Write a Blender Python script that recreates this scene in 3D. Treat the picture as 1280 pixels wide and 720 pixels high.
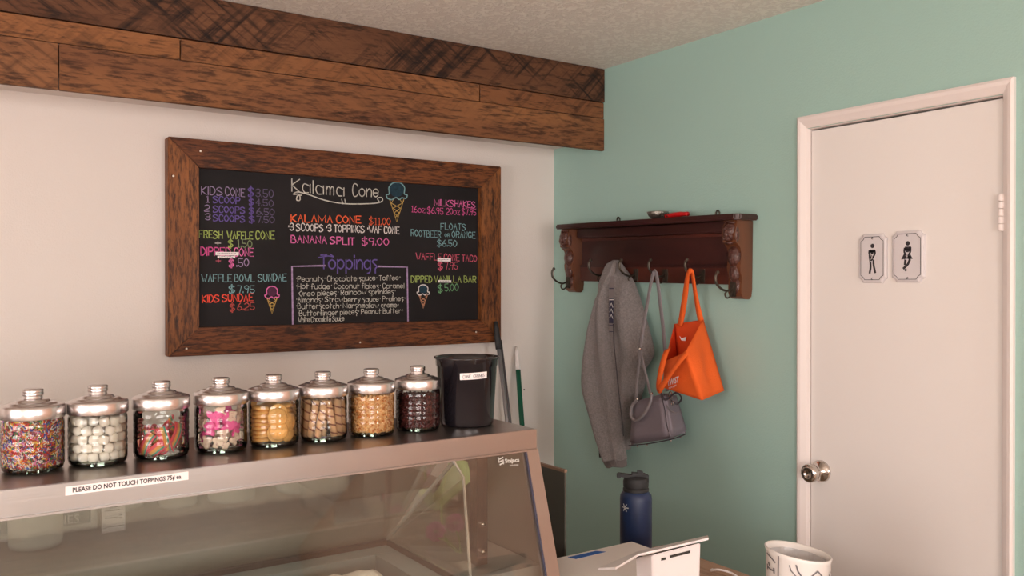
import bpy, bmesh, math, random
from mathutils import Vector, Matrix, Euler
random.seed(7)
for o in list(bpy.data.objects): bpy.data.objects.remove(o)
SC = bpy.context.scene; COL = SC.collection
PI = math.pi
# ---------------------------------------------------------------- camera
EYE = 1.53; F = 1089.0; AZ = math.atan2(1604, 1089)
cd = bpy.data.cameras.new('camera'); cam = bpy.data.objects.new('camera', cd); COL.objects.link(cam)
cd.sensor_width = 36; cd.lens = 36 * F / 1280; cd.clip_start = .05
cam.location = (0, 0, EYE); cam.rotation_euler = (PI/2 - math.radians(.263), 0, AZ - PI/2)
SC.camera = cam
# ---------------------------------------------------------------- exposure / world / lights
vs = SC.view_settings; vs.view_transform = 'Standard'; vs.look = 'None'; vs.gamma = 1; vs.exposure = 0.80
SC.view_settings.use_curve_mapping = False
w = bpy.data.worlds.new('world'); SC.world = w; w.use_nodes = True
bg = w.node_tree.nodes['Background']; bg.inputs[0].default_value = (.80, .88, 1, 1); bg.inputs[1].default_value = 2.4
def area(name, loc, direction, sx, sy, power, col):
    l = bpy.data.lights.new(name, 'AREA'); l.shape = 'RECTANGLE'; l.size = sx; l.size_y = sy; l.energy = power; l.color = col
    o = bpy.data.objects.new(name, l); COL.objects.link(o); o.location = loc
    o.rotation_euler = Vector(direction).to_track_quat('-Z', 'Y').to_euler(); return o
XW0, XG, YW0, YW, ZC = -2.9, 2.313, -2.9, 3.077, 2.407
area('window_daylight', (-1.3, YW0 - .10, 1.35), (0, 1, .45), 2.4, 1.5, 68, (1, .86, .79))
area('window_daylight', (XW0 - .10, 0.35, 1.35), (1, 0, .45), 2.0, 1.4, 38, (1, .84, .76))
area('window_daylight', (1.45, YW0 - .10, 1.475), (.05, 1, .05), 0.9, 1.15, 34, (1, .94, .93))
# ---------------------------------------------------------------- helpers
FX, FY = math.cos(AZ), math.sin(AZ)
def ray(u, v):
    a = (u - 640) / F; return FX + a*FY, FY - a*FX, (355 - v) / F
def PX(u, v, X):
    dx, dy, dz = ray(u, v); t = X/dx; return Vector((X, dy*t, EYE + dz*t))
def PY(u, v, Y):
    dx, dy, dz = ray(u, v); t = Y/dy; return Vector((dx*t, Y, EYE + dz*t))
def PZ(u, v, Z):
    dx, dy, dz = ray(u, v); t = (Z - EYE)/dz; return Vector((dx*t, dy*t, Z))
def link(name, me, mats, parent=None, smooth=False, loc=None):
    o = bpy.data.objects.new(name, me); COL.objects.link(o)
    for m in (mats if isinstance(mats, (list, tuple)) else [mats]): me.materials.append(m)
    if parent: o.parent = parent
    if loc is not None: o.location = loc
    if smooth: me.polygons.foreach_set('use_smooth', [True]*len(me.polygons))
    return o
def fin(bm, name, mats, parent=None, smooth=False, loc=None, bevel=0, norm=True):
    if bevel: bmesh.ops.bevel(bm, geom=bm.edges[:], offset=bevel, segments=2, affect='EDGES', clamp_overlap=True)
    if norm: bmesh.ops.recalc_face_normals(bm, faces=bm.faces[:])
    me = bpy.data.meshes.new(name); bm.to_mesh(me); bm.free()
    return link(name, me, mats, parent, smooth, loc)
def box(bm, x0, x1, y0, y1, z0, z1, mi=0):
    vs_ = [bm.verts.new((x, y, z)) for z in (z0, z1) for y in (y0, y1) for x in (x0, x1)]
    for f in ((0,1,3,2),(4,5,7,6),(0,1,5,4),(2,3,7,6),(0,2,6,4),(1,3,7,5)):
        bm.faces.new([vs_[i] for i in f]).material_index = mi
def hexa(bm, P, mi=0):     # P: 8 points, bottom 4 loop then top 4 loop
    v = [bm.verts.new(p) for p in P]
    for f in ((0,1,2,3),(4,5,6,7),(0,1,5,4),(1,2,6,5),(2,3,7,6),(3,0,4,7)): bm.faces.new([v[i] for i in f]).material_index = mi
def Box(name, m, x0, x1, y0, y1, z0, z1, parent=None, bevel=0):
    bm = bmesh.new(); box(bm, x0, x1, y0, y1, z0, z1); return fin(bm, name, m, parent, bevel=bevel)
def prism(bm, pts, d, mi=0):   # pts: list of Vector, d: extrusion Vector
    a = [bm.verts.new(p) for p in pts]; b = [bm.verts.new(Vector(p) + Vector(d)) for p in pts]; n = len(a)
    bm.faces.new(a).material_index = mi; bm.faces.new(b[::-1]).material_index = mi
    for i in range(n): bm.faces.new((a[i], a[(i+1) % n], b[(i+1) % n], b[i])).material_index = mi
def lathe(bm, prof, c=(0,0,0), n=40, mi=0, wob=None):
    rings = []
    for r, z in prof:
        if r < 1e-6: rings.append([bm.verts.new((c[0], c[1], c[2]+z))])
        else: rings.append([bm.verts.new((c[0]+r*math.cos(2*PI*i/n), c[1]+r*math.sin(2*PI*i/n), c[2]+z)) for i in range(n)])
    for a, b in zip(rings, rings[1:]):
        for i in range(n):
            j = (i+1) % n
            if len(a) == 1 and len(b) == 1: continue
            if len(a) == 1: f = (a[0], b[j], b[i])
            elif len(b) == 1: f = (a[i], a[j], b[0])
            else: f = (a[i], a[j], b[j], b[i])
            bm.faces.new(f).material_index = mi
def cat(P, k=6, closed=False):
    P = [Vector(p) for p in P]; n = len(P); out = []
    for i in range(n if closed else n-1):
        if closed: p0, p1, p2, p3 = P[i-1], P[i], P[(i+1) % n], P[(i+2) % n]
        else: p0, p1, p2, p3 = P[max(i-1, 0)], P[i], P[i+1], P[min(i+2, n-1)]
        for s in range(k):
            t = s/k; out.append(.5*((2*p1) + (p2-p0)*t + (2*p0-5*p1+4*p2-p3)*t*t + (3*p1-p0-3*p2+p3)*t**3))
    if not closed: out.append(P[-1])
    return out
def tube(bm, P, r, n=8, mi=0, flat=1.0, up=(1,0,0)):
    P = [Vector(p) for p in P]; rings = []; m = len(P)
    for i, p in enumerate(P):
        t = (P[min(i+1, m-1)] - P[max(i-1, 0)]).normalized()
        a = Vector(up) - t*t.dot(Vector(up))
        if a.length < .05: a = t.orthogonal()
        a.normalize(); b = t.cross(a)
        rr = r[i] if isinstance(r, (list, tuple)) else r
        rings.append([bm.verts.new(p + a*rr*flat*math.cos(2*PI*k/n) + b*rr*math.sin(2*PI*k/n)) for k in range(n)])
    for A, B in zip(rings, rings[1:]):
        for k in range(n): bm.faces.new((A[k], A[(k+1) % n], B[(k+1) % n], B[k])).material_index = mi
    bm.faces.new(rings[0]).material_index = mi; bm.faces.new(rings[-1][::-1]).material_index = mi
def tag(o, label=None, catg=None, group=None, kind=None):
    for k, v in (('label', label), ('category', catg), ('group', group), ('kind', kind)):
        if v: o[k] = v
    return o
def empty(name, loc, label, catg, group=None):
    o = bpy.data.objects.new(name, None); COL.objects.link(o); o.location = loc; o.empty_display_size = .05
    return tag(o, label, catg, group)
def reparent(o, par):          # keep world coordinates
    o.parent = par; o.matrix_parent_inverse = par.matrix_basis.inverted(); return o
def kid(o, par):
    bpy_inv = Matrix.LocRotScale(par.location, par.rotation_euler, par.scale).inverted()
    o.parent = par; o.matrix_parent_inverse = bpy_inv; return o
# ---------------------------------------------------------------- materials
def mat(name, col, rough=.5, metal=0, bump=None, var=None, spec=.5, sheen=0, coat=0, tr=0):
    m = bpy.data.materials.new(name); m.use_nodes = True; nt = m.node_tree; b = nt.nodes['Principled BSDF']
    b.inputs['Base Color'].default_value = (*col, 1); b.inputs['Roughness'].default_value = rough
    b.inputs['Metallic'].default_value = metal; b.inputs['Specular IOR Level'].default_value = spec
    if coat: b.inputs['Coat Weight'].default_value = coat; b.inputs['Coat Roughness'].default_value = .08
    if sheen: b.inputs['Sheen Weight'].default_value = sheen
    if tr: b.inputs['Subsurface Weight'].default_value = tr; b.inputs['Subsurface Radius'].default_value = (.01, .01, .008)
    tc = nt.nodes.new('ShaderNodeTexCoord')
    if var:
        sc, amt, stretch = var
        mp = nt.nodes.new('ShaderNodeMapping'); mp.inputs['Scale'].default_value = stretch
        nt.links.new(tc.outputs['Object'], mp.inputs[0])
        n = nt.nodes.new('ShaderNodeTexNoise'); n.inputs['Scale'].default_value = sc; n.inputs['Detail'].default_value = 4
        nt.links.new(mp.outputs[0], n.inputs['Vector'])
        r = nt.nodes.new('ShaderNodeValToRGB'); r.color_ramp.elements[0].position = .3; r.color_ramp.elements[1].position = .7
        r.color_ramp.elements[0].color = (*[c*(1-amt) for c in col], 1); r.color_ramp.elements[1].color = (*[min(1, c*(1+amt)) for c in col], 1)
        nt.links.new(n.outputs[0], r.inputs[0]); nt.links.new(r.outputs[0], b.inputs['Base Color'])
    if bump:
        sc, st, stretch = bump
        mp = nt.nodes.new('ShaderNodeMapping'); mp.inputs['Scale'].default_value = stretch
        nt.links.new(tc.outputs['Object'], mp.inputs[0])
        n = nt.nodes.new('ShaderNodeTexNoise'); n.inputs['Scale'].default_value = sc; n.inputs['Detail'].default_value = 5
        nt.links.new(mp.outputs[0], n.inputs['Vector'])
        bp = nt.nodes.new('ShaderNodeBump'); bp.inputs['Strength'].default_value = st; bp.inputs['Distance'].default_value = .01
        nt.links.new(n.outputs[0], bp.inputs['Height']); nt.links.new(bp.outputs[0], b.inputs['Normal'])
    return m
def glass(name, tint=(.93, .96, .94), refl=1.0, rough=.0, ior=1.5):
    m = bpy.data.materials.new(name); m.use_nodes = True; nt = m.node_tree; nt.nodes.clear()
    o = nt.nodes.new('ShaderNodeOutputMaterial'); t = nt.nodes.new('ShaderNodeBsdfTransparent'); t.inputs[0].default_value = (*tint, 1)
    g = nt.nodes.new('ShaderNodeBsdfGlossy'); g.inputs['Roughness'].default_value = rough; g.inputs[0].default_value = (1, 1, 1, 1)
    f = nt.nodes.new('ShaderNodeFresnel'); f.inputs[0].default_value = ior
    mu = nt.nodes.new('ShaderNodeMath'); mu.operation = 'MULTIPLY'; mu.inputs[1].default_value = refl; mu.use_clamp = True
    mx = nt.nodes.new('ShaderNodeMixShader'); nt.links.new(f.outputs[0], mu.inputs[0]); nt.links.new(mu.outputs[0], mx.inputs[0])
    nt.links.new(t.outputs[0], mx.inputs[1]); nt.links.new(g.outputs[0], mx.inputs[2]); nt.links.new(mx.outputs[0], o.inputs[0])
    return m
def wood(name, c1, c2, dark, along=0, saw=0.0, grain=1.0, rough=.65, seed=0.0, lightc=None, darkpos=.40, ang=.8):
    """reclaimed wood; along = axis index of the grain"""
    m = bpy.data.materials.new(name); m.use_nodes = True; nt = m.node_tree; N = nt.nodes; L = nt.links; b = N['Principled BSDF']
    b.inputs['Roughness'].default_value = rough; b.inputs['Specular IOR Level'].default_value = .35
    tc = N.new('ShaderNodeTexCoord')
    def nz(scale, st, detail=5, off=0.0):
        mp = N.new('ShaderNodeMapping'); s = [1.0, 1.0, 1.0]; s[along] = st; mp.inputs['Scale'].default_value = s
        mp.inputs['Location'].default_value = (seed+off, seed*1.7, seed*.6+off); L.new(tc.outputs['Object'], mp.inputs[0])
        n = N.new('ShaderNodeTexNoise'); n.inputs['Scale'].default_value = scale; n.inputs['Detail'].default_value = detail
        n.inputs['Roughness'].default_value = .65; L.new(mp.outputs[0], n.inputs['Vector']); return n
    def ramp(src, *st):
        r = N.new('ShaderNodeValToRGB'); e = r.color_ramp.elements
        e[0].position, e[0].color = st[0][0], (*st[0][1], 1); e[1].position, e[1].color = st[-1][0], (*st[-1][1], 1)
        for p, c in st[1:-1]: k = e.new(p); k.color = (*c, 1)
        L.new(src, r.inputs[0]); return r
    def mix(a, b_, fac, mode='MIX'):
        x = N.new('ShaderNodeMix'); x.data_type = 'RGBA'; x.blend_type = mode
        L.new(a, x.inputs[6]); L.new(b_, x.inputs[7])
        if isinstance(fac, float): x.inputs[0].default_value = fac
        else: L.new(fac, x.inputs[0])
        return x.outputs[2]
    big = nz(5, .22); col = ramp(big.outputs[0], (.35, c1), (.65, c2)).outputs[0]
    fine = nz(70*grain, .05*(3 if grain > 1 else 1), 6, 3)
    col = mix(col, ramp(fine.outputs[0], (darkpos-.06, dark), (darkpos+.10, (1, 1, 1))).outputs[0], .75, 'MULTIPLY')
    blot = nz(34 if grain < 2 else 60, .22, 6, 9)
    col = mix(col, ramp(blot.outputs[0], ((.34 if grain < 2 else .36), dark), ((.43 if grain < 2 else .47), (1, 1, 1))).outputs[0], .8, 'MULTIPLY')
    hgt = fine.outputs[0]
    if saw:
        for k, (a_, s_) in enumerate(((ang, 62.0), (-ang*.8, 48.0))):
            mp0 = N.new('ShaderNodeMapping'); mp0.inputs['Rotation'].default_value = (0, a_, 0); L.new(tc.outputs['Object'], mp0.inputs[0])
            mp = N.new('ShaderNodeMapping'); mp.inputs['Scale'].default_value = (1, .3, .045); mp.inputs['Location'].default_value = (seed, 0, seed*.4+k); L.new(mp0.outputs[0], mp.inputs[0])
            wv = N.new('ShaderNodeTexNoise'); wv.inputs['Scale'].default_value = s_; wv.inputs['Detail'].default_value = 4; wv.inputs['Roughness'].default_value = .6; wv.inputs['Distortion'].default_value = .25; L.new(mp.outputs[0], wv.inputs[0])
            msk = nz(4.5, .45, 3, 20+7*k)
            mk = ramp(msk.outputs[0], (.44, (0, 0, 0)), (.56, (saw, saw, saw)))
            wl = ramp(wv.outputs[0], (.36, dark), (.52, (1, 1, 1)))
            m2 = mix(col, wl.outputs[0], 1.0, 'MULTIPLY'); col = mix(col, m2, mk.outputs[0])
    L.new(col, b.inputs['Base Color'])
    bp = N.new('ShaderNodeBump'); bp.inputs['Strength'].default_value = .5; bp.inputs['Distance'].default_value = .004
    L.new(hgt, bp.inputs['Height']); L.new(bp.outputs[0], b.inputs['Normal'])
    return m
ONE = (1, 1, 1)
M = {}
M['white_wall'] = mat('white wall paint', (.755, .675, .63), .75, bump=(180, .12, ONE))
M['green_wall'] = mat('seafoam wall paint', (.355, .53, .475), .6, bump=(160, .12, ONE))
M['floor'] = wood('floor boards', (.58, .44, .32), (.66, .51, .38), (.75, .68, .6), 0, rough=.4)
M['door'] = mat('door paint', (.82, .765, .735), .42, bump=(60, .05, ONE))
M['trim'] = mat('trim paint', (.80, .71, .68), .38)
M['gap'] = mat('dark gap', (.03, .025, .02), .9)
M['steel'] = mat('brushed stainless steel', (.43, .405, .39), .30, 1, bump=(40, .015, (.05, 1, 8)))
M['steel_top'] = mat('worn stainless top', (.40, .35, .33), .30, 1, bump=(30, .06, (.1, 1, 1)))
M['chrome'] = mat('satin nickel', (.62, .57, .53), .16, 1)
M['lid'] = mat('brushed aluminium lid', (.70, .67, .67), .27, 1, bump=(20, .03, (1, 1, 20)))
M['jar'] = glass('jar glass', (.90, .93, .91), 1.0, .02)
M['jar_base'] = glass('thick jar base glass', (.62, .68, .62), 1.3, .03)
M['pane'] = glass('display glass', (.90, .91, .88), 1.35, .015)
M['pane_clear'] = glass('inner glass', (.94, .95, .93), .6, .01)
M['pane_edge'] = mat('glass edge', (.55, .66, .60), .15)
M['board'] = mat('chalkboard', (.014, .011, .012), .7, spec=.25, var=(3, .25, ONE))
M['frame_h'] = wood('frame wood horizontal', (.12, .032, .008), (.25, .078, .020), (.10, .05, .035), 0, seed=3, rough=.5, darkpos=.46, grain=2.2)
M['frame_v'] = wood('frame wood vertical', (.14, .042, .010), (.28, .095, .024), (.10, .05, .035), 2, seed=9, rough=.5, darkpos=.45, grain=2.2)
M['screw'] = mat('screw', (.75, .68, .6), .3, .6)
M['mahogany'] = mat('dark mahogany', (.036, .0085, .0065), .33, var=(14, .5, (1, .15, 1)), coat=.25)
M['mahogany_red'] = mat('red mahogany', (.075, .017, .010), .33, var=(14, .45, (1, .15, 1)), coat=.3)
M['mahogany_side'] = mat('brown mahogany side', (.12, .038, .015), .4, var=(14, .4, (1, 1, .15)), coat=.2)
M['hook'] = mat('aged bronze hook', (.09, .075, .06), .38, .8)
M['plastic_black'] = mat('glossy black plastic', (.012, .010, .013), .06, spec=.5, coat=.35)
M['rubber_black'] = mat('black rubber', (.02, .02, .022), .6)
M['navy'] = mat('navy powder coat', (.012, .028, .085), .38, bump=(400, .1, ONE))
M['white_plastic'] = mat('white plastic', (.80, .74, .72), .35)
M['paper'] = mat('paper label', (.88, .80, .79), .6)
M['ink'] = mat('black print', (.03, .025, .03), .6)
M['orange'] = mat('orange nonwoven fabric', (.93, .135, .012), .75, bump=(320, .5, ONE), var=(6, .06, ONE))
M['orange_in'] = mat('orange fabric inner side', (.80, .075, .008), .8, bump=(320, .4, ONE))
M['lilac'] = mat('mauve grey leather', (.21, .175, .205), .45, bump=(300, .15, ONE))
M['lilac_strap'] = mat('mauve grey strap', (.22, .195, .205), .5)
M['sweat'] = mat('heather grey sweatshirt fleece', (.235, .205, .200), .95, bump=(450, .6, ONE), var=(160, .22, ONE), sheen=.2)
M['rib'] = mat('grey ribbed cuff', (.20, .17, .165), .95, bump=(300, .8, (1, 1, .1)))
M['ceramic'] = mat('white glazed ceramic', (.85, .81, .78), .3, bump=(30, .05, ONE))
M['liner'] = mat('wrinkled plastic liner', (.62, .60, .60), .25, bump=(25, .8, ONE))
M['greyink'] = mat('grey paint marks', (.18, .17, .18), .6)
# ceiling with knock-down texture
def ceiling_mat():
    m = mat('knock-down ceiling', (.72, .665, .60), .85); nt = m.node_tree; N = nt.nodes; L = nt.links; b = N['Principled BSDF']
    tc = N.new('ShaderNodeTexCoord'); mp = N.new('ShaderNodeMapping'); mp.inputs['Scale'].default_value = (1.0, 1.0, 1); L.new(tc.outputs['Object'], mp.inputs[0])
    n = N.new('ShaderNodeTexNoise'); n.inputs['Scale'].default_value = 42; n.inputs['Detail'].default_value = 5; n.inputs['Distortion'].default_value = 1.2; L.new(mp.outputs[0], n.inputs[0])
    r = N.new('ShaderNodeValToRGB'); r.color_ramp.elements[0].position = .47; r.color_ramp.elements[1].position = .56; L.new(n.outputs[0], r.inputs[0])
    bp = N.new('ShaderNodeBump'); bp.inputs['Strength'].default_value = .6; bp.inputs['Distance'].default_value = .006
    L.new(r.outputs[0], bp.inputs['Height']); L.new(bp.outputs[0], b.inputs['Normal'])
    c = N.new('ShaderNodeMix'); c.data_type = 'RGBA'; c.inputs[6].default_value = (.80, .74, .68, 1); c.inputs[7].default_value = (.90, .85, .78, 1)
    L.new(r.outputs[0], c.inputs[0]); L.new(c.outputs[2], b.inputs['Base Color']); return m
M['ceiling'] = ceiling_mat()
# ---------------------------------------------------------------- room shell
def S(o, kind='structure'): o['kind'] = kind; return o
S(Box('floor', M['floor'], XW0-.12, XG+.12, YW0-.12, YW+.12, -.08, 0))
S(Box('ceiling', M['ceiling'], XW0-.12, XG+.12, YW0-.12, YW+.12, ZC, ZC+.08))
S(Box('wall_back', M['white_wall'], XW0-.12, XG, YW, YW+.12, 0, ZC))
DY0, DY1, DZ1 = 1.150, 1.749, 2.019         # door opening on the green wall
bm = bmesh.new()
box(bm, XG, XG+.12, .80, DY0, 0, ZC); box(bm, XG, XG+.12, DY1, YW+.12, 0, ZC); box(bm, XG, XG+.12, DY0, DY1, DZ1, ZC)
S(fin(bm, 'wall_right', M['green_wall']))
S(Box('wall_side', mat('tan wall paint', (.66, .40, .28), .6), XG-.005, XG+.12, YW0-.12, .80, 0, ZC))
def win_wall(name, axis, p0, p1, lo, hi, wins):
    bm = bmesh.new()
    def bx(a, b, z0, z1):
        if axis == 'y': box(bm, a, b, p0, p1, z0, z1)
        else: box(bm, p0, p1, a, b, z0, z1)
    cur = lo
    for (a, b, z0, z1) in wins:
        bx(cur, a, 0, ZC); bx(a, b, 0, z0); bx(a, b, z1, ZC); cur = b
    bx(cur, hi, 0, ZC)
    S(fin(bm, name, M['white_wall']))
WINS_Y = [(-2.5, -.1, .6, 2.1), (1.0, 1.9, .9, 2.05)]; WINS_X = [(-.65, 1.35, .65, 2.05)]
win_wall('wall_front', 'y', YW0-.12, YW0, XW0-.12, XG+.12, WINS_Y)
win_wall('wall_left', 'x', XW0-.12, XW0, YW0, YW, WINS_X)
wi = 0
for ax, lst, p in (('y', WINS_Y, YW0), ('x', WINS_X, XW0)):
    for (a, b, z0, z1) in lst:
        wi += 1; bm = bmesh.new(); t = .05
        for (c0, c1, e0, e1) in ((a, a+t, z0, z1), (b-t, b, z0, z1), (a+t, b-t, z0, z0+t), (a+t, b-t, z1-t, z1), ((a+b)/2-t/2, (a+b)/2+t/2, z0+t, z1-t)):
            if ax == 'y': box(bm, c0, c1, p-.08, p-.02, e0, e1)
            else: box(bm, p-.08, p-.02, c0, c1, e0, e1)
        wf = S(fin(bm, 'window_%d' % wi, M['trim']))
        if ax == 'y': q = Box('pane', M['pane_clear'], a+t, b-t, p-.055, p-.05, z0+t, z1-t)
        else: q = Box('pane', M['pane_clear'], p-.055, p-.05, a+t, b-t, z0+t, z1-t)
        q.parent = wf
# ---------------------------------------------------------------- soffit with reclaimed planks
YS = 2.753
sof = S(Box('trim_1', M['white_wall'], XW0, XG, YS, YW, 2.123, ZC))
def pk(x0, x1, z0, z1, m, t=.018):
    bm = bmesh.new(); g = .0012; box(bm, x0+g, x1-g, YS-t, YS, z0+g, z1-g)
    return fin(bm, 'plank', m, sof, bevel=.0015)
def xs(u): return PY(u, 100, 2.735).x
PK = [
 (XW0, xs(-260), 2.27, ZC, (.15, .055, .022), (.24, .10, .045), .95, 1),
 (xs(-260), XG, 2.27, ZC, (.15, .052, .020), (.25, .10, .042), .95, 2),
 (XW0, xs(226), 2.205, 2.27, (.32, .125, .040), (.38, .15, .055), .35, 3),
 (xs(226), xs(600), 2.205, 2.27, (.26, .095, .032), (.34, .14, .052), .45, 4),
 (xs(600), XG, 2.205, 2.27, (.24, .085, .030), (.30, .12, .045), .5, 5),
 (XW0, xs(74), 2.073, 2.205, (.28, .11, .042), (.33, .14, .055), .5, 6),
 (xs(74), XG, 2.073, 2.205, (.20, .072, .030), (.33, .135, .048), .25, 7),
]
for (x0, x1, z0, z1, c1, c2, sw, sd) in PK:
    kf = .56 if sd in (1, 2) else .76; c1, c2 = [c*kf*.9 for c in c1], [c*kf*1.05 for c in c2]
    m = wood('reclaimed wood %d' % sd, c1, c2, (.10, .06, .045), 0, saw=sw, seed=sd*3.3, rough=.7, grain=1.3, darkpos=.38 if sw > .3 else .42, ang=.95)
    pk(x0, x1, z0, z1, m, .022 if sd in (1, 2) else (.016 if sd in (3, 4, 5) else .019))
# ---------------------------------------------------------------- stroke lettering
G = {
'A':'022842,1535','B':'0208,~082837362505,~053544433202','C':'~4738180604123243','D':'0208,~082846442202','E':'48080242,0535','F':'480802,0535','G':'~47280604224344,4424',
'H':'0802,4842,0545','I':'0802','J':'~3834221203','K':'0802,4805,0542','L':'080242','M':'0208336862','N':'02084248','O':'~2806042244462828','P':'0208,~083847463505','Q':'~28060422444628,2442',
'R':'0208,~083847463505,2542','S':'~472807064443220203','T':'0848,2822','U':'~0804224448','V':'082248','W':'0822354268','X':'0248,0842','Y':'0825,4825,2522','Z':'08480242',
'0':'~28060422444628','1':'172822,1232','2':'~072847450302,0242','3':'~072847351515,~153544432203','4':'380444,3832','5':'480805,~053544432203','6':'~38160403224344250404','7':'084822','8':'~2807350422433507','9':'~46250607284746,4632',
'$':'~472807064443220203,2921','.':'0203','-':'0535','+':'0646,2824','*':'1516','&':'~42173725','c':'~35160412323','e':'0444,~444526050322432','a':'~45160412324,4642','b':'0802,~052645432203',
'd':'4842,~452605032243','f':'~37281712,0535','g':'~452605032243,~4641201','h':'0802,~04264542','i':'0602,0708','k':'0802,360432','l':'0802','m':'0602,~04162522,~24364542','n':'0602,~04264542',
'o':'~26050322434526','p':'0600,~052645432203','r':'0602,~042635','s':'~3616053322202','t':'1812,0636','u':'~06032243,4642','v':'062246','w':'0622354266','x':'0246,0642','y':'0623,4610','z':'06460242'}
def strokes(ch):
    res = []
    for part in G.get(ch, '').split(','):
        if not part: continue
        sm = part[0] == '~'; part = part.lstrip('~'); pts = [(int(part[i]), int(part[i+1])-2) for i in range(0, len(part)-1, 2)]
        pts = [p for i, p in enumerate(pts) if i == 0 or p != pts[i-1]]
        if len(pts) < 2: continue
        if sm: pts = [(p.x, p.y) for p in cat([(x, y, 0) for x, y in pts], 4)]
        res.append(pts)
    return res
def ribbon(bm, pts, wdt, mi=0):
    """pts: 3D list on a plane, plane normal N"""
    n = len(pts); L_, R_ = [], []
    for i, p in enumerate(pts):
        t = pts[min(i+1, n-1)] - pts[max(i-1, 0)]
        if t.length < 1e-7: t = Vector((1, 0, 0))
        t.normalize(); s = NRM.cross(t)*wdt/2
        e = t*wdt*.35*(-1 if i == 0 else (1 if i == n-1 else 0))
        L_.append(bm.verts.new(p+s+e)); R_.append(bm.verts.new(p-s+e))
    for i in range(n-1): bm.faces.new((L_[i], R_[i], R_[i+1], L_[i+1])).material_index = mi
def write(bm, text, P0, P1, up, wdt, mi=0, jit=.25):
    """text from baseline P0 to P1; up = vector of cap height"""
    adv = []; x = 0
    for ch in text:
        st = strokes(ch); mx = max([p[0] for s in st for p in s], default=2)
        adv.append((x, st)); x += (2.2 if ch == ' ' else (mx + 1.5))
    tot = x - 1.5; U = (P1 - P0)/tot
    for x0, st in adv:
        dy = random.uniform(-jit, jit)
        for s in st: ribbon(bm, [P0 + U*(x0+p[0]) + up*((p[1]+dy)/6) for p in s], wdt, mi)
# ---------------------------------------------------------------- chalkboard menu
YB = 3.045
cb = empty('chalkboard', (1.35, YW, 1.65), 'large black chalkboard menu in a rough dark wooden frame on the white wall', 'chalkboard')
def B_(u, v, dy=0): return PY(u, v, YB + dy)
X0, X1, Z0, Z1 = PY(210, 172, YB-.02).x, PY(626, 210, YB-.02).x, 1.288, 2.018
fw = .100
kid(Box('board', M['board'], X0+.06, X1-.06, YB, YW-.005, Z0+.06, Z1-.06), cb)
def member(pts, m):
    bm = bmesh.new(); prism(bm, [Vector((x, YB-.024, z)) for x, z in pts], (0, .05, 0)); kid(fin(bm, 'frame_board', m, bevel=.003), cb)
fz = .095
member([(X0, Z1), (X1, Z1), (X1-fw, Z1-fz), (X0+fw, Z1-fz)], M['frame_h'])
member([(X0, Z0), (X0+fw, Z0+fz), (X1-fw, Z0+fz), (X1, Z0)], M['frame_h'])
member([(X0, Z0), (X0, Z1), (X0+fw, Z1-fz), (X0+fw, Z0+fz)], M['frame_v'])
member([(X1, Z0), (X1-fw, Z0+fz), (X1-fw, Z1-fz), (X1, Z1)], M['frame_v'])
for (u, v) in ((251, 189), (217, 220), (233, 436), (450, 428), (595, 415)):
    p = PY(u, v, YB-.0245); bm = bmesh.new(); lathe(bm, [(0, 0), (.0035, 0), (.0035, .002), (0, .003)], n=8)
    bmesh.ops.rotate(bm, verts=bm.verts, matrix=Matrix.Rotation(PI/2, 3, 'X')); bmesh.ops.translate(bm, verts=bm.verts, vec=p); kid(fin(bm, 'screw', M['screw']), cb)
NRM = Vector((0, -1, 0))
def chalk(name, col): return mat(name, col, .9, var=(90, .3, ONE))
CK = {'lav': chalk('lavender chalk', (.30, .22, .36)), 'pur': chalk('purple chalk', (.13, .085, .30)), 'dpur': chalk('dim purple chalk', (.12, .09, .17)), 'lime': chalk('lime chalk', (.34, .42, .11)),
 'olive': chalk('olive chalk', (.20, .25, .13)), 'mag': chalk('magenta chalk', (.62, .09, .28)), 'pink': chalk('pink chalk', (.70, .15, .38)), 'teal': chalk('teal chalk', (.20, .36, .38)),
 'red': chalk('red chalk', (.72, .07, .04)), 'or': chalk('orange chalk', (.78, .12, .04)), 'dred': chalk('dim red chalk', (.42, .07, .06)), 'wh': chalk('white chalk', (.66, .60, .58)), 'cream': chalk('cream chalk', (.55, .52, .46)),
 'rose': chalk('rose chalk', (.60, .10, .16)), 'green': chalk('green chalk', (.15, .34, .16)), 'lilac': chalk('lilac chalk', (.36, .24, .40)), 'gold': chalk('gold chalk', (.55, .36, .10)), 'blue': chalk('blue chalk', (.010, .035, .055)), 'peach': chalk('peach chalk', (.60, .28, .16)), 'plum': chalk('plum chalk', (.07, .014, .045))}
def line(text, u0, v0, u1, v1, h, col, wd=.0042, d=-.0012, jit=.2):
    bm = bmesh.new(); P0, P1 = B_(u0, v0, d), B_(u1, v1, d); wd = wd*.74; up = Vector((0, 0, (PY(u0, v0-h, YB).z - PY(u0, v0, YB).z)))
    write(bm, text, P0, P1, up, wd, 0, jit); kid(fin(bm, 'chalk_lettering', CK[col], norm=False), cb)
line('KIDS', 252, 243, 278, 244, 10, 'lav'); line('CONE', 282, 244, 306, 246, 10, 'lav'); line('$', 311, 245, 317, 245, 11, 'pur', .006); line('3.50', 320, 246, 342, 247, 10, 'dpur')
line('1', 256, 253, 262, 253, 8, 'lav'); line('SCOOP', 267, 253, 300, 255, 8, 'pur', .005); line('$', 312, 256, 317, 256, 7.5, 'pur', .006); line('4.50', 320, 257, 342, 258, 8, 'dpur')
line('2', 256, 264, 262, 264, 8, 'lav'); line('SCOOPS', 267, 265, 306, 267, 8, 'pur', .005); line('$', 312, 267, 317, 267, 7.5, 'pur', .006); line('6.50', 321, 268, 343, 269, 8, 'dpur')
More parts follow.
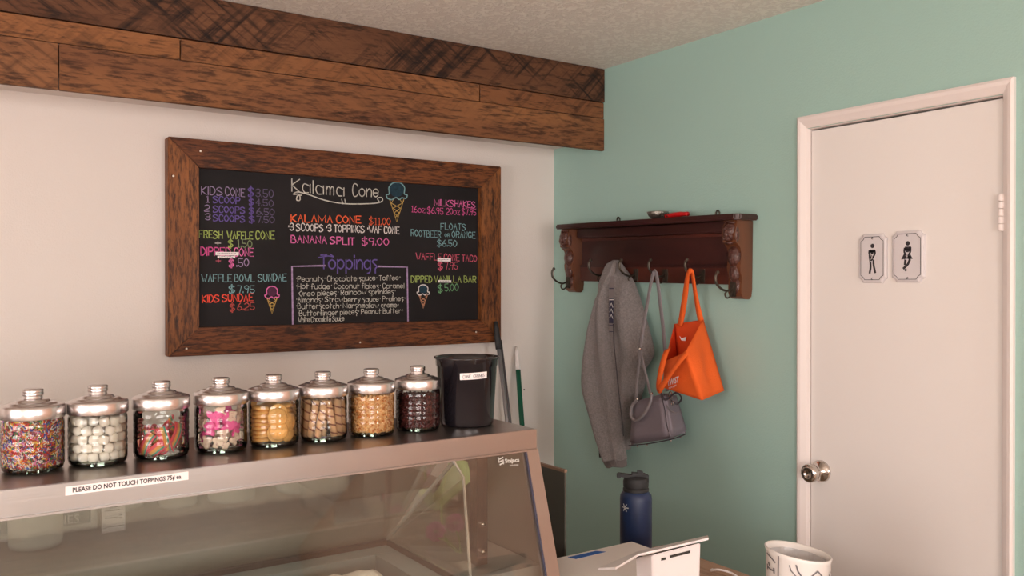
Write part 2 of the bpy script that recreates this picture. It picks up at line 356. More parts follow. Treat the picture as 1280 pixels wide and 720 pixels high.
line('3', 257, 275, 263, 275, 8, 'lav'); line('SCOOPS', 267, 276, 306, 278, 8, 'pur', .005); line('$', 312, 278, 318, 278, 7.5, 'pur', .006); line('7.50', 321, 278, 343, 279, 8, 'dpur')
line('FRESH', 249, 297, 278, 298, 9, 'lime', .0048); line('WAFFLE', 284, 298, 316, 299, 9, 'lime', .0048); line('CONE', 320, 299, 343, 299, 10, 'lime', .0048)
line('+', 269, 308, 276, 308, 6, 'wh', .003); line('$', 286, 309, 291, 309, 9, 'lime', .006); line('1.50', 296, 309, 315, 310, 10, 'olive')
line('DIPPED', 251, 319, 288, 320, 10, 'mag', .005); line('CONE', 293, 320, 317, 320, 10, 'pink', .0045)
line('+', 270, 330, 276, 330, 6, 'rose', .003); line('$', 287, 333, 292, 333, 9, 'pink', .007); line('.50', 296, 333, 311, 333, 10, 'lilac')
line('WAFFLE BOWL', 252, 352, 318, 352, 9, 'teal'); line('SUNDAE', 323, 352, 358, 351, 9, 'teal'); line('$', 287, 366, 293, 366, 9, 'teal', .006); line('7.95', 297, 366, 318, 366, 9, 'teal', .0035)
line('KIDS SUNDAE', 253, 378, 316, 376, 9, 'red', .0055); line('$', 288, 389, 293, 389, 9, 'dred', .006); line('6.25', 297, 388, 318, 387, 9, 'dred')
line('Kalama', 365, 239, 430, 245, 16, 'cream', .005, jit=.1); line('Cone', 441, 245, 473, 246, 15, 'cream', .005, jit=.1)
line('KALAMA CONE', 364, 277, 451, 279, 9, 'or', .006); line('$11.00', 462, 281, 488, 281, 9, 'or', .0035)
line('*3 SCOOPS *3 TOPPINGS *WAF CONE', 360, 288, 499, 292, 9, 'wh', .005); line('BANANA SPLIT', 364, 303, 443, 306, 9, 'pink', .0055); line('$9.00', 453, 306, 486, 307, 9, 'pink')
line('MILKSHAKES', 543, 257, 594, 260, 8, 'pink', .0045); line('16oz $6.95', 514, 265, 554, 268, 8, 'mag', .0035); line('20oz $7.95', 558, 268, 595, 269, 8, 'mag', .0035)
line('FLOATS', 551, 287, 582, 288, 8, 'teal'); line('ROOTBEER', 514, 295, 551, 297, 8, 'teal'); line('OR', 556, 296, 562, 296, 4, 'teal', .003); line('ORANGE', 565, 297, 594, 298, 8, 'teal'); line('$6.50', 547, 308, 571, 308, 8, 'teal')
line('WAFFLE CONE TACO', 520, 324, 596, 327, 8, 'rose'); line('$', 548, 337, 553, 337, 9, 'rose', .007); line('7.95', 556, 337, 572, 337, 9, 'rose', .0035)
line('DIPPED', 514, 353, 540, 353, 8, 'lime', .0048); line('VANILLA BAR', 543, 353, 595, 353, 8, 'lime', .0048); line('$', 548, 365, 553, 365, 9, 'green', .006); line('5.00', 556, 364, 573, 363, 9, 'green')
line('Toppings', 401, 336, 471, 336, 17, 'pur', .007, jit=.1)
for t_, u0, v0, u1, v1 in (('*Peanuts* Chocolate sauce* Toffee*', 370, 352, 500, 350), ('*Hot fudge* Coconut flakes* Caramel', 370, 361, 505, 360), ('*Oreo pieces* Rainbow sprinkles*', 372, 370, 494, 367), ('*Almonds* Strawberry sauce* Pralines*', 370, 378, 506, 376), ('*Butterscotch* Marshmallow creme*', 370, 386, 498, 384), ('*Butterfinger pieces* Peanut Butter*', 372, 395, 503, 391), ('White Chocolate Sauce', 373, 403, 430, 401)):
    line(t_, u0, v0, u1, v1, 6.5, 'cream', .0027, jit=.3)
def curve(pts, col, wd, closed=False, d=-.0012, name='chalk_drawing', sm=True):
    bm = bmesh.new(); P = [B_(u, v, d) for u, v in pts]; ribbon(bm, cat(P, 6, closed) if sm else P, wd); kid(fin(bm, name, CK[col], norm=False), cb)
curve([(377, 244), (372, 245), (371, 250), (375, 250), (374, 243), (367, 243), (372, 240), (385, 243), (405, 250), (425, 254), (445, 255), (470, 254), (478, 251), (477, 247), (472, 248), (474, 252)], 'cream', .004)
curve([(427, 249), (429, 255)], 'cream', .003); curve([(431, 249), (432, 255)], 'cream', .003)
curve([(398, 322), (410, 320), (417, 321), (413, 318)], 'pur', .004)
for seg in (((366, 405), (365, 333), (406, 332)), ((473, 333), (509, 334), (510, 402))): curve(seg, 'lilac', .0065, sm=False)
def cone(cx, top, s, out, fill, grid, scoop):
    def q(a, b): return (cx + a*s, top + b*s)
    bm = bmesh.new(); P = [B_(*q(.42*math.cos(a), .45 - .42*math.sin(a)), -.0008) for a in [PI*2*i/20 for i in range(20)]]; bm.faces.new([bm.verts.new(p) for p in P]); kid(fin(bm, 'chalk_drawing', CK[fill], norm=False), cb)
    curve([q(-.55, .95), q(-.62, .75), q(-.45, .68), q(-.46, .3), q(-.2, .03), q(.2, .03), q(.46, .3), q(.45, .68), q(.62, .75), q(.55, .95), q(.3, .92), q(.15, 1.02), q(-.05, .90), q(-.3, 1.03), q(-.55, .95)], out, .0045 if s > 20 else .004, d=-.0016)
    curve([q(-.42, 1.02), q(0, 2.35), q(.42, 1.02)], grid, .0035, sm=False)
    for k in (1, 2, 3, 4):
        t = k/5
        for sg in (-1, 1):
            a = (sg*(-.42 + .42*t*1.0), 1.02 + 1.33*t); b = (sg*(.42 - .42*max(0, t-.25)), 1.02 + 1.33*max(0, t-.25)) if t > .25 else (sg*(-.42+.84*t*1.3), 1.02)
            curve([q(*a), q(*b)], grid, .0024, sm=False)
cone(496, 228, 21, 'teal', 'blue', 'gold', 'blue'); cone(340, 358, 14.5, 'pink', 'plum', 'gold', 'plum'); cone(529, 356, 12.5, 'wh', 'blue', 'peach', 'blue')
def tape(u0, v0, u1, v1, d=-.003):
    a, b, c, e = B_(u0, v0, d), B_(u1, v0+.3, d), B_(u1, v1+.3, d), B_(u0, v1, d)
    bm = bmesh.new(); prism(bm, [a, b, c, e], (0, .0008, 0)); p = kid(fin(bm, 'paper_strip', M['paper']), cb)
    bm = bmesh.new(); n = int((u1-u0)/2)
    for i in range(n-2):
        uu = u0 + 2 + i*2; ribbon(bm, [B_(uu, (v0+v1)/2 + random.uniform(-.4, .4), d-.0005), B_(uu+1.2, (v0+v1)/2 + random.uniform(-.4, .4), d-.0005)], .002)
    q = fin(bm, 'fine_print', M['greyink'], norm=False); q.parent = p
tape(269.5, 314.8, 298.5, 319); tape(272, 319.6, 294, 322.4); tape(547, 322.6, 563.5, 326.6); tape(548, 350, 564, 353)
# ---------------------------------------------------------------- door, casing, signs
dr = S(Box('door_1', M['door'], XG+.012, XG+.05, DY0+.0045, DY1-.0045, .01, DZ1-.007, bevel=.002))
bm = bmesh.new(); box(bm, XG+.055, XG+.10, DY0, DY1, 0, DZ1); S(fin(bm, 'trim_4', M['gap']))
def casing(n, y0, y1, z0, z1, inner):
    """profiled casing strip, mitred"""
    bm = bmesh.new()
    return bm
cw = .034
bm = bmesh.new()
# outer frame loop -> inner frame loop with a bevelled profile
def loop(y0, y1, z1, x): return [Vector((x, y1, 0)), Vector((x, y1, z1)), Vector((x, y0, z1)), Vector((x, y0, 0))]
oy0, oy1, oz = 1.118, 1.780, 2.058
prof = [(0, XG), (0, XG-.012), (.006, XG-.016), (.014, XG-.014), (.030, XG-.004), (.034, XG+.010), (.034, XG+.03)]
rings = []
for off, x in prof: rings.append([bm.verts.new(p) for p in loop(oy0+off, oy1-off, oz-off*1.22, x)])
for A, Bq in zip(rings, rings[1:]):
    for i in range(3): bm.faces.new((A[i], A[i+1], Bq[i+1], Bq[i]))
S(fin(bm, 'trim_2', M['trim']))
# stop bead
# knob
kp = PX(1027, 589, XG+.012); bm = bmesh.new()
lathe(bm, [(0, 0), (.034, 0), (.034, .004), (.030, .009), (.014, .012), (.012, .030), (.016, .036), (.026, .042), (.029, .052), (.0285, .062), (.024, .068), (.012, .070), (.010, .067), (0, .067)], n=36)
bmesh.ops.rotate(bm, verts=bm.verts, matrix=Matrix.Rotation(-PI/2, 3, 'Y')); 
kn = fin(bm, 'door_knob', M['chrome'], smooth=True, loc=kp); kn.parent = dr
for z in (1.715, .25):
    hy = DY0+.003; hx = XG-.004; bm = bmesh.new(); box(bm, XG-.001, XG+.0115, hy-.012, hy+.004, z-.048, z+.048)
    for k in range(5): lathe(bm, [(0, 0), (.0075, 0), (.0075, .0178), (0, .0178)], (hx, hy, z-.048+k*.0193), 14)
    q = fin(bm, 'hinge', M['trim']); q.parent = dr
# plaques
def plaque(name, label, y0, y1, z0, z1, woman):
    X = XG+.012; yc, zc = (y0+y1)/2, (z0+z1)/2; W, H = abs(y1-y0)/2, (z1-z0)/2
    e = empty(name, (X, yc, zc), label, 'sign')
    def outl(w_, h_, c): return [(-w_+c, -h_), (-w_+c*.6, -h_+c*.6), (-w_, -h_+c), (-w_, h_-c), (-w_+c*.6, h_-c*.6), (-w_+c, h_), (w_-c, h_), (w_-c*.6, h_-c*.6), (w_, h_-c), (w_, -h_+c), (w_-c*.6, -h_+c*.6), (w_-c, -h_)]
    def V(a, b, x): return Vector((x, yc - a, zc + b))       # a to the right seen from the room
    bm = bmesh.new(); A = [bm.verts.new(V(a, b, X)) for a, b in outl(W, H, .014)]; B2 = [bm.verts.new(V(a, b, X-.006)) for a, b in outl(W-.001, H-.001, .014)]
    C2 = [bm.verts.new(V(a, b, X-.009)) for a, b in outl(W-.006, H-.006, .013)]; n = 12
    for P_, Q_ in ((A, B2), (B2, C2)):
        for i in range(n): bm.faces.new((P_[i], P_[(i+1) % n], Q_[(i+1) % n], Q_[i]))
    bm.faces.new(C2); kid(fin(bm, 'plate', M['plaque']), e)
    global NRM; NRM = Vector((-1, 0, 0)); xi = X-.0096
    bm = bmesh.new(); o_ = [V(a, b, xi) for a, b in outl(W-.0095, H-.0095, .013)]
    for i in range(n): ribbon(bm, [o_[i], o_[(i+1) % n]], .0016)
    for s_ in (1, -1): ribbon(bm, cat([V(.003, s_*(H-.013)+.002, xi), V(-.001, s_*(H-.013)+.001, xi), V(-.001, s_*(H-.013)-.002, xi), V(.003, s_*(H-.013)-.003, xi)], 3), .0018)
    kid(fin(bm, 'border', M['ink'], norm=False), e)
    bm = bmesh.new(); k = H/.0735
    def T(a, b): return V(a*k*.001, b*k*.001, xi)
    def disc(a, b, r): bm.faces.new([bm.verts.new(T(a + r*math.cos(t*PI/8), b + r*math.sin(t*PI/8))) for t in range(16)])
    def limb(pts, w_): ribbon(bm, cat([T(a, b) for a, b in pts], 5), w_*.001*k)
    def poly(pts): bm.faces.new([bm.verts.new(T(a, b)) for a, b in pts])
    disc(2, 37, 6.6)
    if not woman:
        limb([(-5, 22), (8, 22)], 8); limb([(-8, 22), (-8, 14), (0, 4), (1, 2)], 6.5); limb([(9, 22), (10, 14), (3, 2), (-2, -7)], 6)
        poly([(-7, 22), (8, 22), (4, 12), (-2, 12)]); limb([(-7, 8), (-5, -10), (-4, -26), (-7, -43)], 6.5); limb([(5, -6), (6, -20), (11, -42)], 6.5); poly([(-9.5, 12), (-6, 9), (2, -8), (-7, -10)])
    else:
        limb([(-4, 24), (9, 24)], 8); limb([(-7, 23), (-8, 14), (-4, 6), (6, -4)], 6); limb([(10, 24), (9, 12), (0, 2), (-6, -4)], 6)
        poly([(-7, 22), (9, 22), (6, 12), (-4, 12)]); poly([(-8, 10), (-5, 2), (-6, -7), (-18, -8)]); poly([(6, 3), (9, 8), (17, -7), (0, -8), (-2, -4)])
        limb([(-5, -10), (-6, -22)], 7); limb([(8, -10), (2, -22), (-10, -33)], 7); disc(-4, -38, 3.6)
    kid(fin(bm, 'pictogram', M['ink'], norm=False), e)
    bm = bmesh.new(); xi = X-.0101
    for pts in (((-4.5, 15), (-1, 5), (1.5, -1)), ((6, 13), (1.5, 4), (-3, -4)), ((3, -7), (-1, -9), (-5, -8))): limb(pts, 1.5)
    kid(fin(bm, 'pictogram_gap_lines', M['plaque'], norm=False), e)  # plate-coloured lines for the gaps between arms and torso
M['plaque'] = mat('grey white sign face', (.66, .61, .62), .35)
plaque('restroom_sign', 'small white sign with a black standing man holding himself, on the door', 1.572, 1.480, 1.533, 1.678, False)
plaque('restroom_sign', 'slightly larger white sign with a cross-legged woman in a skirt, on the door', 1.465, 1.366, 1.534, 1.682, True)
# ---------------------------------------------------------------- display case
CZ = .74
CT, YF, XR, XL = 1.18, 1.711, 1.228, -1.0
dc = empty('display_case', (.1, 1.85, 0), 'long stainless steel ice cream display case with sloping glass front', 'display case')
def part(name, m, *a, bevel=0): return kid(Box(name, m, *a, bevel=bevel), dc)
bm = bmesh.new(); box(bm, XL, XR, YF, 2.06, CT-.012, CT); kid(fin(bm, 'top_panel', M['steel_top'], bevel=.0015), dc)
bm = bmesh.new(); box(bm, XL, XR, YF-.004, YF, CT-.048, CT-.0005); box(bm, XL, XR, YF-.010, YF-.002, CT-.051, CT-.047); kid(fin(bm, 'fascia', M['steel']), dc)
bm = bmesh.new(); box(bm, XR, XR+.003, YF-.004, 2.06, CT-.048, CT-.0005); kid(fin(bm, 'end_cap', M['steel']), dc)
def slope(z): return YF-.006 - (CT-.05-z)*.31          # Y of the sloping front at height z
zb = .66
bm = bmesh.new(); hexa(bm, [(XL, slope(zb), zb), (XR-.03, slope(zb), zb), (XR-.03, slope(zb)+.005, zb), (XL, slope(zb)+.005, zb), (XL, slope(CT-.05), CT-.05), (XR-.03, slope(CT-.05), CT-.05), (XR-.03, slope(CT-.05)+.005, CT-.05), (XL, slope(CT-.05)+.005, CT-.05)])
kid(fin(bm, 'front_glass', M['pane']), dc)
bm = bmesh.new(); hexa(bm, [(XR-.034, slope(zb)-.004, zb), (XR+.003, slope(zb)-.004, zb), (XR+.003, slope(zb)+.02, zb), (XR-.034, slope(zb)+.02, zb), (XR-.030, slope(CT-.048)-.004, CT-.048), (XR+.003, slope(CT-.048)-.004, CT-.048), (XR+.003, slope(CT-.048)+.02, CT-.048), (XR-.030, slope(CT-.048)+.02, CT-.048)])
kid(fin(bm, 'corner_post', M['steel']), dc)
bm = bmesh.new(); box(bm, XR-.036, XR-.033, slope(.8), slope(.8)+.004, .66, .7); hexa(bm, [(XR-.0365, slope(zb)-.002, zb), (XR-.033, slope(zb)-.002, zb), (XR-.033, slope(zb)+.008, zb), (XR-.0365, slope(zb)+.008, zb), (XR-.0325, slope(CT-.05)-.002, CT-.05), (XR-.029, slope(CT-.05)-.002, CT-.05), (XR-.029, slope(CT-.05)+.008, CT-.05), (XR-.0325, slope(CT-.05)+.008, CT-.05)])
kid(fin(bm, 'glass_gasket', mat('dark blue gasket', (.05, .05, .09), .4)), dc)
# end wall (solid steel side) and carcass
bm = bmesh.new(); prism(bm, [Vector((XR-.008, slope(.6)+.02, .6)), Vector((XR-.008, 2.66, .6)), Vector((XR-.008, 2.66, .90)), Vector((XR-.008, 2.06, .93)), Vector((XR-.008, 2.06, CT-.013)), Vector((XR-.008, slope(CT-.05)+.02, CT-.013))], (.010, 0, 0)); kid(fin(bm, 'side_panel', M['taupe_steel'] if 'taupe_steel' in M else mat('satin taupe steel', (.30, .26, .23), .35, .7)), dc)
part('cabinet_body', M['steel'], XL, XR, 1.56, 2.66, .10, .655)
part('plinth', M['gap'], XL+.03, XR-.03, 1.62, 2.54, 0, .10)
part('sill', M['steel'], XL, XR, 1.545, 1.60, .64, .672)
zd = .868
M['dark_rim'] = mat('dark well rim', (.045, .035, .03), .3, .4); M['teal_rim'] = mat('grey green freezer liner', (.20, .23, .22), .4); M['deck'] = mat('beige deck steel', (.52, .46, .40), .35, .5)
# deck frame around the well
def framebox(name, m, x0, x1, y0, y1, w_, z0, z1):
    bm = bmesh.new(); box(bm, x0, x1, y0, y0+w_, z0, z1); box(bm, x0, x1, y1-w_, y1, z0, z1); box(bm, x1-w_, x1, y0+w_, y1-w_, z0, z1); box(bm, x0, x0+w_, y0+w_, y1-w_, z0, z1); return kid(fin(bm, name, m, bevel=.001), dc)
framebox('well_rim', M['dark_rim'], XL+.02, 1.008, 1.655, 2.055, .012, zd-.05, zd)
framebox('freezer_liner', M['teal_rim'], XL+.033, .995, 1.668, 2.042, .06, zd-.10, zd-.012)
part('end_deck', M['deck'], 1.009, XR-.012, 1.67, 2.055, zd-.03, zd-.004)
bm = bmesh.new(); box(bm, XL, XR-.012, 2.056, 2.075, zd-.03, .915); kid(fin(bm, 'back_riser', M['deck'], bevel=.001), dc)
M['ledge_wood'] = wood('brown ledge laminate', (.25, .155, .10), (.30, .19, .125), (.55, .45, .40), 0, rough=.35, seed=5)
bm = bmesh.new(); box(bm, XL, XR-.012, 2.076, 2.645, .89, .914); kid(fin(bm, 'rear_ledge', M['ledge_wood'], bevel=.001), dc)
area('case_fill_light', (.2, 1.90, CT-.02), (0, 0, -1), 1.7, .03, 1.3, (1, .93, .85))  # added fill lamp under the top, brightens the case interior
bm = bmesh.new(); box(bm, -.70, 1.0, 1.885, 1.915, CT-.0185, CT-.0125); kid(fin(bm, 'added_fill_housing', M['white_plastic']), dc)  # added housing that goes with the fill lamp
bm = bmesh.new(); box(bm, XL, XR-.012, 2.646, 2.66, .80, 1.06); kid(fin(bm, 'rear_upstand', mat('grey green laminate', (.16, .155, .125), .45)), dc)
# triangular end glass with steel edges, slanted rear glass
XE = 1.0
T0, T1, T2, T3 = Vector((XE, 2.046, zd+.001)), Vector((XE, 1.708, CT-.052)), Vector((XE+.022, slope(1.09)+.010, 1.09)), Vector((XE, slope(zd)+.010, zd+.001))
bm = bmesh.new(); prism(bm, [T0, T1, T2, T3], (.004, 0, 0)); kid(fin(bm, 'end_glass', M['pane_clear']), dc)
bm = bmesh.new(); tube(bm, [T0, T1], .0045, 6); tube(bm, [T2, T3], .0035, 6); tube(bm, [T1, T2], .003, 6); kid(fin(bm, 'glass_edge_trim', mat('pale glass edge trim', (.60, .58, .53), .25, .5)), dc)
bm = bmesh.new(); hexa(bm, [(XL, 2.046, zd), (XE, 2.046, zd), (XE, 2.05, zd), (XL, 2.05, zd), (XL, 1.73, CT-.02), (XE, 1.73, CT-.02), (XE, 1.734, CT-.02), (XL, 1.734, CT-.02)]); kid(fin(bm, 'rear_glass', M['pane_clear']), dc)
bm = bmesh.new(); box(bm, 1.078, 1.108, 1.735, 1.765, zd, CT-.012); kid(fin(bm, 'inner_post', mat('rosy chrome post', (.45, .36, .34), .2, 1)), dc)
for z in (.965, .90):
    bm = bmesh.new(); lathe(bm, [(0, 0), (.006, .001), (.007, .005), (0, .008)], n=12); bmesh.ops.rotate(bm, verts=bm.verts, matrix=Matrix.Rotation(PI/2, 3, 'X')); bmesh.ops.translate(bm, verts=bm.verts, vec=(1.093, 1.7345, z)); kid(fin(bm, 'screw', M['chrome'], smooth=True), dc)
# white contents in the well
bm = bmesh.new(); x0, x1, y0, y1 = XL+.12, .896, 1.745, 1.915
bmesh.ops.create_grid(bm, x_segments=90, y_segments=14, size=1)
for v in bm.verts:
    a, b = v.co.x, v.co.y; v.co = Vector((x0+(x1-x0)*(a+1)/2, y0+(y1-y0)*(b+1)/2, zd-.02 + .006*math.sin(a*37)*math.cos(b*5) + .004*math.sin(a*91+b*3)))
ic = fin(bm, 'ice_cream_tub_cover', mat('cream coloured tub lining', (.78, .70, .60), .55, bump=(30, .4, ONE)), smooth=True); tag(ic, 'cream white sheet lying over the tubs in the freezer well', 'cover')
so = ic.modifiers.new('t', 'SOLIDIFY'); so.thickness = .05; so.offset = -1
# printed text helper
def text_mesh(body, size, name='lettering', bold=0.0, align='LEFT'):
    c = bpy.data.curves.new('t', 'FONT'); c.body = body; c.size = size; c.align_x = align; c.offset = bold; c.resolution_u = 2; c.extrude = .0001
    o = bpy.data.objects.new('t', c); COL.objects.link(o); bpy.context.view_layer.update()
    me = bpy.data.meshes.new_from_object(o.evaluated_get(bpy.context.evaluated_depsgraph_get())); bpy.data.objects.remove(o); me.name = name; return me
def put_text(body, size, P, xdir, ydir, m, parent, width=None, align='LEFT', bold=0.0, name='lettering'):
    me = text_mesh(body, size, name, bold, align); xs_ = [v.co.x for v in me.vertices]; wd_ = max(xs_)-min(xs_) if xs_ else 1
    s = (width/wd_) if width else 1; X_, Y_ = Vector(xdir).normalized(), Vector(ydir).normalized(); Z_ = X_.cross(Y_)
    for v in me.vertices: c = v.co; v.co = Vector(P) + X_*c.x*s + Y_*c.y + Z_*c.z
    me.materials.clear(); o = link(name, me, m)
    if parent: kid(o, parent)
    return o
# do-not-touch strip
pL, pR = PY(81, 612, YF-.005), PY(235, 597, YF-.005)
bm = bmesh.new(); prism(bm, [Vector((pL.x, YF-.0045, 1.158)), Vector((pR.x, YF-.0045, 1.160)), Vector((pR.x, YF-.0045, 1.1755)), Vector((pL.x, YF-.0045, 1.1735))], (0, -.001, 0))
st = kid(fin(bm, 'label_strip', M['paper']), dc)
t_ = put_text('PLEASE DO NOT TOUCH TOPPINGS 75¢ ea.', .0115, (pL.x+.011, YF-.0060, 1.1625), (1, 0, .008), (0, 0, 1), M['ink'], None, width=(pR.x-pL.x)*.89, bold=.0003); t_.parent = st
t_.matrix_parent_inverse = Matrix.Translation(-Vector(dc.location)) @ Matrix.Translation(Vector(dc.location))
st['label'] = 'white paper strip with black capitals'
# glass maker's mark
M['etch'] = mat('frosted print', (.55, .52, .47), .6)
def onglass(u, v):
    dx, dy, dz = ray(u, v); k = .31; t = (YF-.006 - (CT-.05-EYE)*k - .0015)/(dy - k*dz); return Vector((dx*t, dy*t, EYE+dz*t))
g0 = onglass(624, 580); gx = (onglass(652, 577.5)-g0); gy = Vector((0, .29, 1)).normalized()
bm = bmesh.new(); NRM = gx.cross(gy).normalized()
for a, b in (((0, .010), (.013, .014)), ((0, .004), (.013, .008)), ((.002, -.002), (.013, .002)), ((0, .004), (0, .014)), ((.012, -.001), (.012, .007))): ribbon(bm, [g0+gx.normalized()*a[0]+gy*a[1], g0+gx.normalized()*b[0]+gy*b[1]], .0032)
kid(fin(bm, 'emblem', M['etch'], norm=False), dc)
put_text('Stajacs', .013, g0+gx.normalized()*.017+gy*.001, gx, gy, M['etch'], dc, width=.040, bold=.0005, name='emblem_lettering')
put_text('Industries', .007, g0+gx.normalized()*.028-gy*.008, gx, gy, M['etch'], dc, width=.024, name='emblem_lettering')
# ---------------------------------------------------------------- jars
jar_parts = None
R = .0555
def make_jar():
    e = empty('glass_jar', (0, 0, 0), 'x', 'jar', 'lidded topping jars')
    bm = bmesh.new()
    pr = [(.050, .0015), (.054, .004), (R, .012), (R, .030)]
    for z in (.036, .048, .060, .072): pr += [(R, z-.003), (R-.0012, z), (R, z+.003)]
    pr += [(R, .088), (.0545, .093), (.052, .097), (.052, .103)]
    lathe(bm, pr, n=48); b = fin(bm, 'glass_body', M['jar'], e, smooth=True)
    bm = bmesh.new(); lathe(bm, [(0, .0005), (.049, .0005), (.0535, .003), (.0545, .008), (.053, .010), (.045, .0075), (0, .0075)], n=48); fin(bm, 'glass_base', M['jar_base'], e, smooth=True)
    bm = bmesh.new(); lathe(bm, [(0, .099), (.0535, .099), (.0565, .098), (.0575, .100), (.0575, .119), (.0560, .1215), (.052, .1225), (.050, .1235), (.044, .1240), (.042, .1265), (.034, .1275), (.031, .1280), (.029, .1315), (.022, .1330), (.0175, .1345), (.0165, .1385), (.0185, .1400), (.0190, .1430), (.0180, .1450), (.0190, .1470), (.0185, .1500), (.0165, .1518), (0, .1522)], n=48)
    l = fin(bm, 'lid', M['lid'], e, smooth=True); md = l.modifiers.new('e', 'EDGE_SPLIT'); md.split_angle = .9
    return e
def copy_tree(o, par=None):
    c = o.copy(); COL.objects.link(c)
    if par: c.parent = par
    for ch in list(o.children): copy_tree(ch, c)
    return c
JX = [.175, .287, .405, .5245, .638, .7515, .871, .993]; JY = 1.868
JL = ['lidded glass jar of rainbow sprinkles, leftmost on the display case', 'lidded glass jar of white marshmallows on the display case', 'lidded glass jar of rainbow striped sour belts, half full', 'lidded glass jar of pink and white frosted animal cookies',
      'lidded glass jar of round vanilla wafers', 'lidded glass jar of striped rolled wafer sticks', 'lidded glass jar of chopped peanuts beside the wafer stick jar', 'lidded glass jar of dark chocolate crumbs beside the black tub']
proto = make_jar(); jars = []
for i, (x, l) in enumerate(zip(JX, JL)):
    j = proto if i == 0 else copy_tree(proto); j.location = (x, JY, CT+.0005); j.scale = (.965, .965, 1); j.rotation_euler.z = random.uniform(0, 6); j['label'] = l; jars.append(j)
TOC = [Vector((-x, -JY, 0)).normalized() for x in JX]      # direction from each jar to the room side (camera side)
# sprinkles (nobody could count): rods against the glass and on top
def rods(name, n, mats, ln, rd, jx, rmax, z0, z1, label, catg, fill=None, fillm=None):
    bm = bmesh.new(); c = Vector((jx, JY, CT))
    for i in range(n):
        a = random.uniform(0, 2*PI); top = random.random() < .15
        r = rmax*math.sqrt(random.random()) if top else rmax - abs(random.gauss(0, .0015)); z = z1 + random.uniform(-.002, .003) if top else random.uniform(z0, z1)
        p = c + Vector((r*math.cos(a), r*math.sin(a), z)); tn = Vector((-math.sin(a), math.cos(a), 0)); q = random.uniform(0, PI)
        d = (tn*math.cos(q) + Vector((0, 0, 1))*math.sin(q))*ln*random.uniform(.7, 1.2)/2; nr = Vector((math.cos(a), math.sin(a), 0)); s = nr.cross(d).normalized()*rd
        v = [bm.verts.new(p+k) for k in (-d-s, -d+s, d+s, d-s, -d*.8+nr*rd*1.3, d*.8+nr*rd*1.3)]; mi = random.randrange(len(mats)-1)
        for f in ((0, 3, 5, 4), (1, 4, 5, 2), (0, 4, 1), (3, 2, 5)): bm.faces.new([v[k] for k in f]).material_index = mi
    lathe(bm, [(0, z0), (rmax-.003, z0), (rmax-.002, z0+.004), (rmax-.002, z1-.002), (rmax-.006, z1), (0, z1+.001)], (jx, JY, CT), 28, len(mats)-1)
    o = fin(bm, name, mats); return tag(o, label, catg, kind='stuff')
spm = [mat('sprinkle %d' % i, c, .35) for i, c in enumerate([(.75, .05, .04), (.85, .28, .03), (.88, .82, .78), (.85, .78, .72), (.06, .12, .5), (.78, .25, .45), (.08, .28, .10), (.85, .62, .12), (.55, .04, .05), (.10, .04, .10)])]
spm.append(mat('sprinkle core', (.35, .10, .09), .8))
rods('rainbow_sprinkles', 3800, spm, .0085, .0011, JX[0], .0508, .010, .094, 'rainbow sprinkles filling the leftmost jar', 'sprinkles')
ntm = [mat('nut %d' % i, c, .6) for i, c in enumerate([(.82, .50, .22), (.75, .38, .13), (.88, .60, .33), (.62, .24, .07), (.85, .55, .28), (.78, .42, .17)])]
rods('chopped_peanuts', 2600, ntm, .0055, .0021, JX[6], .0505, .010, .092, 'chopped peanuts filling the jar second from the black tub', 'nuts')
chm = [mat('chocolate %d' % i, c, .4) for i, c in enumerate([(.10, .018, .018), (.055, .012, .012), (.15, .03, .028), (.07, .015, .018)])]
rods('chocolate_crumbs', 1500, chm, .006, .0022, JX[7], .0505, .010, .082, 'dark brown chocolate crumbs filling the jar beside the black tub', 'candy')
# marshmallows
mw = mat('marshmallow', (.88, .80, .72), .7, tr=.3)
bm = bmesh.new(); lathe(bm, [(0, -.008), (.0072, -.008), (.0092, -.0055), (.0096, 0), (.0092, .0055), (.0072, .008), (0, .008)], n=12); mp_ = fin(bm, 'marshmallow', mw, smooth=True)
tag(mp_, 'small white marshmallow in the second jar from the left', 'marshmallow', 'marshmallows in the second jar'); first = True
for lay in range(5):
    for rr, nn in ((.0415, 13), (.021, 6)):
        for k in range(nn):
            if lay == 4 and random.random() < .3: continue
            a = 2*PI*(k + .5*(lay % 2) + random.uniform(-.12, .12))/nn
            o = mp_ if first else mp_.copy()
            if not first: COL.objects.link(o)
            first = False
            o.location = (JX[1]+rr*math.cos(a), JY+rr*math.sin(a), CT+.0175+lay*.0168+random.uniform(-.001, .001))
            o.rotation_euler = (random.choice((0, PI/2))+random.uniform(-.3, .3), random.uniform(-.3, .3), a+random.uniform(-.5, .5))
# sour belts
bc = [mat('belt %s' % n_, c, .55, bump=(400, .4, ONE)) for n_, c in (('red', (.72, .06, .07)), ('orange', (.80, .28, .06)), ('yellow', (.58, .36, .12)), ('green', (.07, .30, .22)), ('blue', (.04, .20, .24)), ('pink', (.70, .10, .13)))]
def belt(P, across, name='sour_belt', wd_=.024):
    bm = bmesh.new(); P = cat(P, 5); n = 6; rows = []
    for p in P: rows.append([bm.verts.new(p + across*(k/n-.5)*wd_) for k in range(n+1)])
    for A, B2 in zip(rows, rows[1:]):
        for k in range(n): bm.faces.new((A[k], A[k+1], B2[k+1], B2[k])).material_index = (0, 5, 1, 2, 3, 5)[k]
    o = fin(bm, name, bc, smooth=True); s = o.modifiers.new('t', 'SOLIDIFY'); s.thickness = .0022
    return tag(o, 'rainbow striped sour candy belt in the third jar', 'candy', 'sour belts in the third jar')
cj = Vector((JX[2], JY, CT))
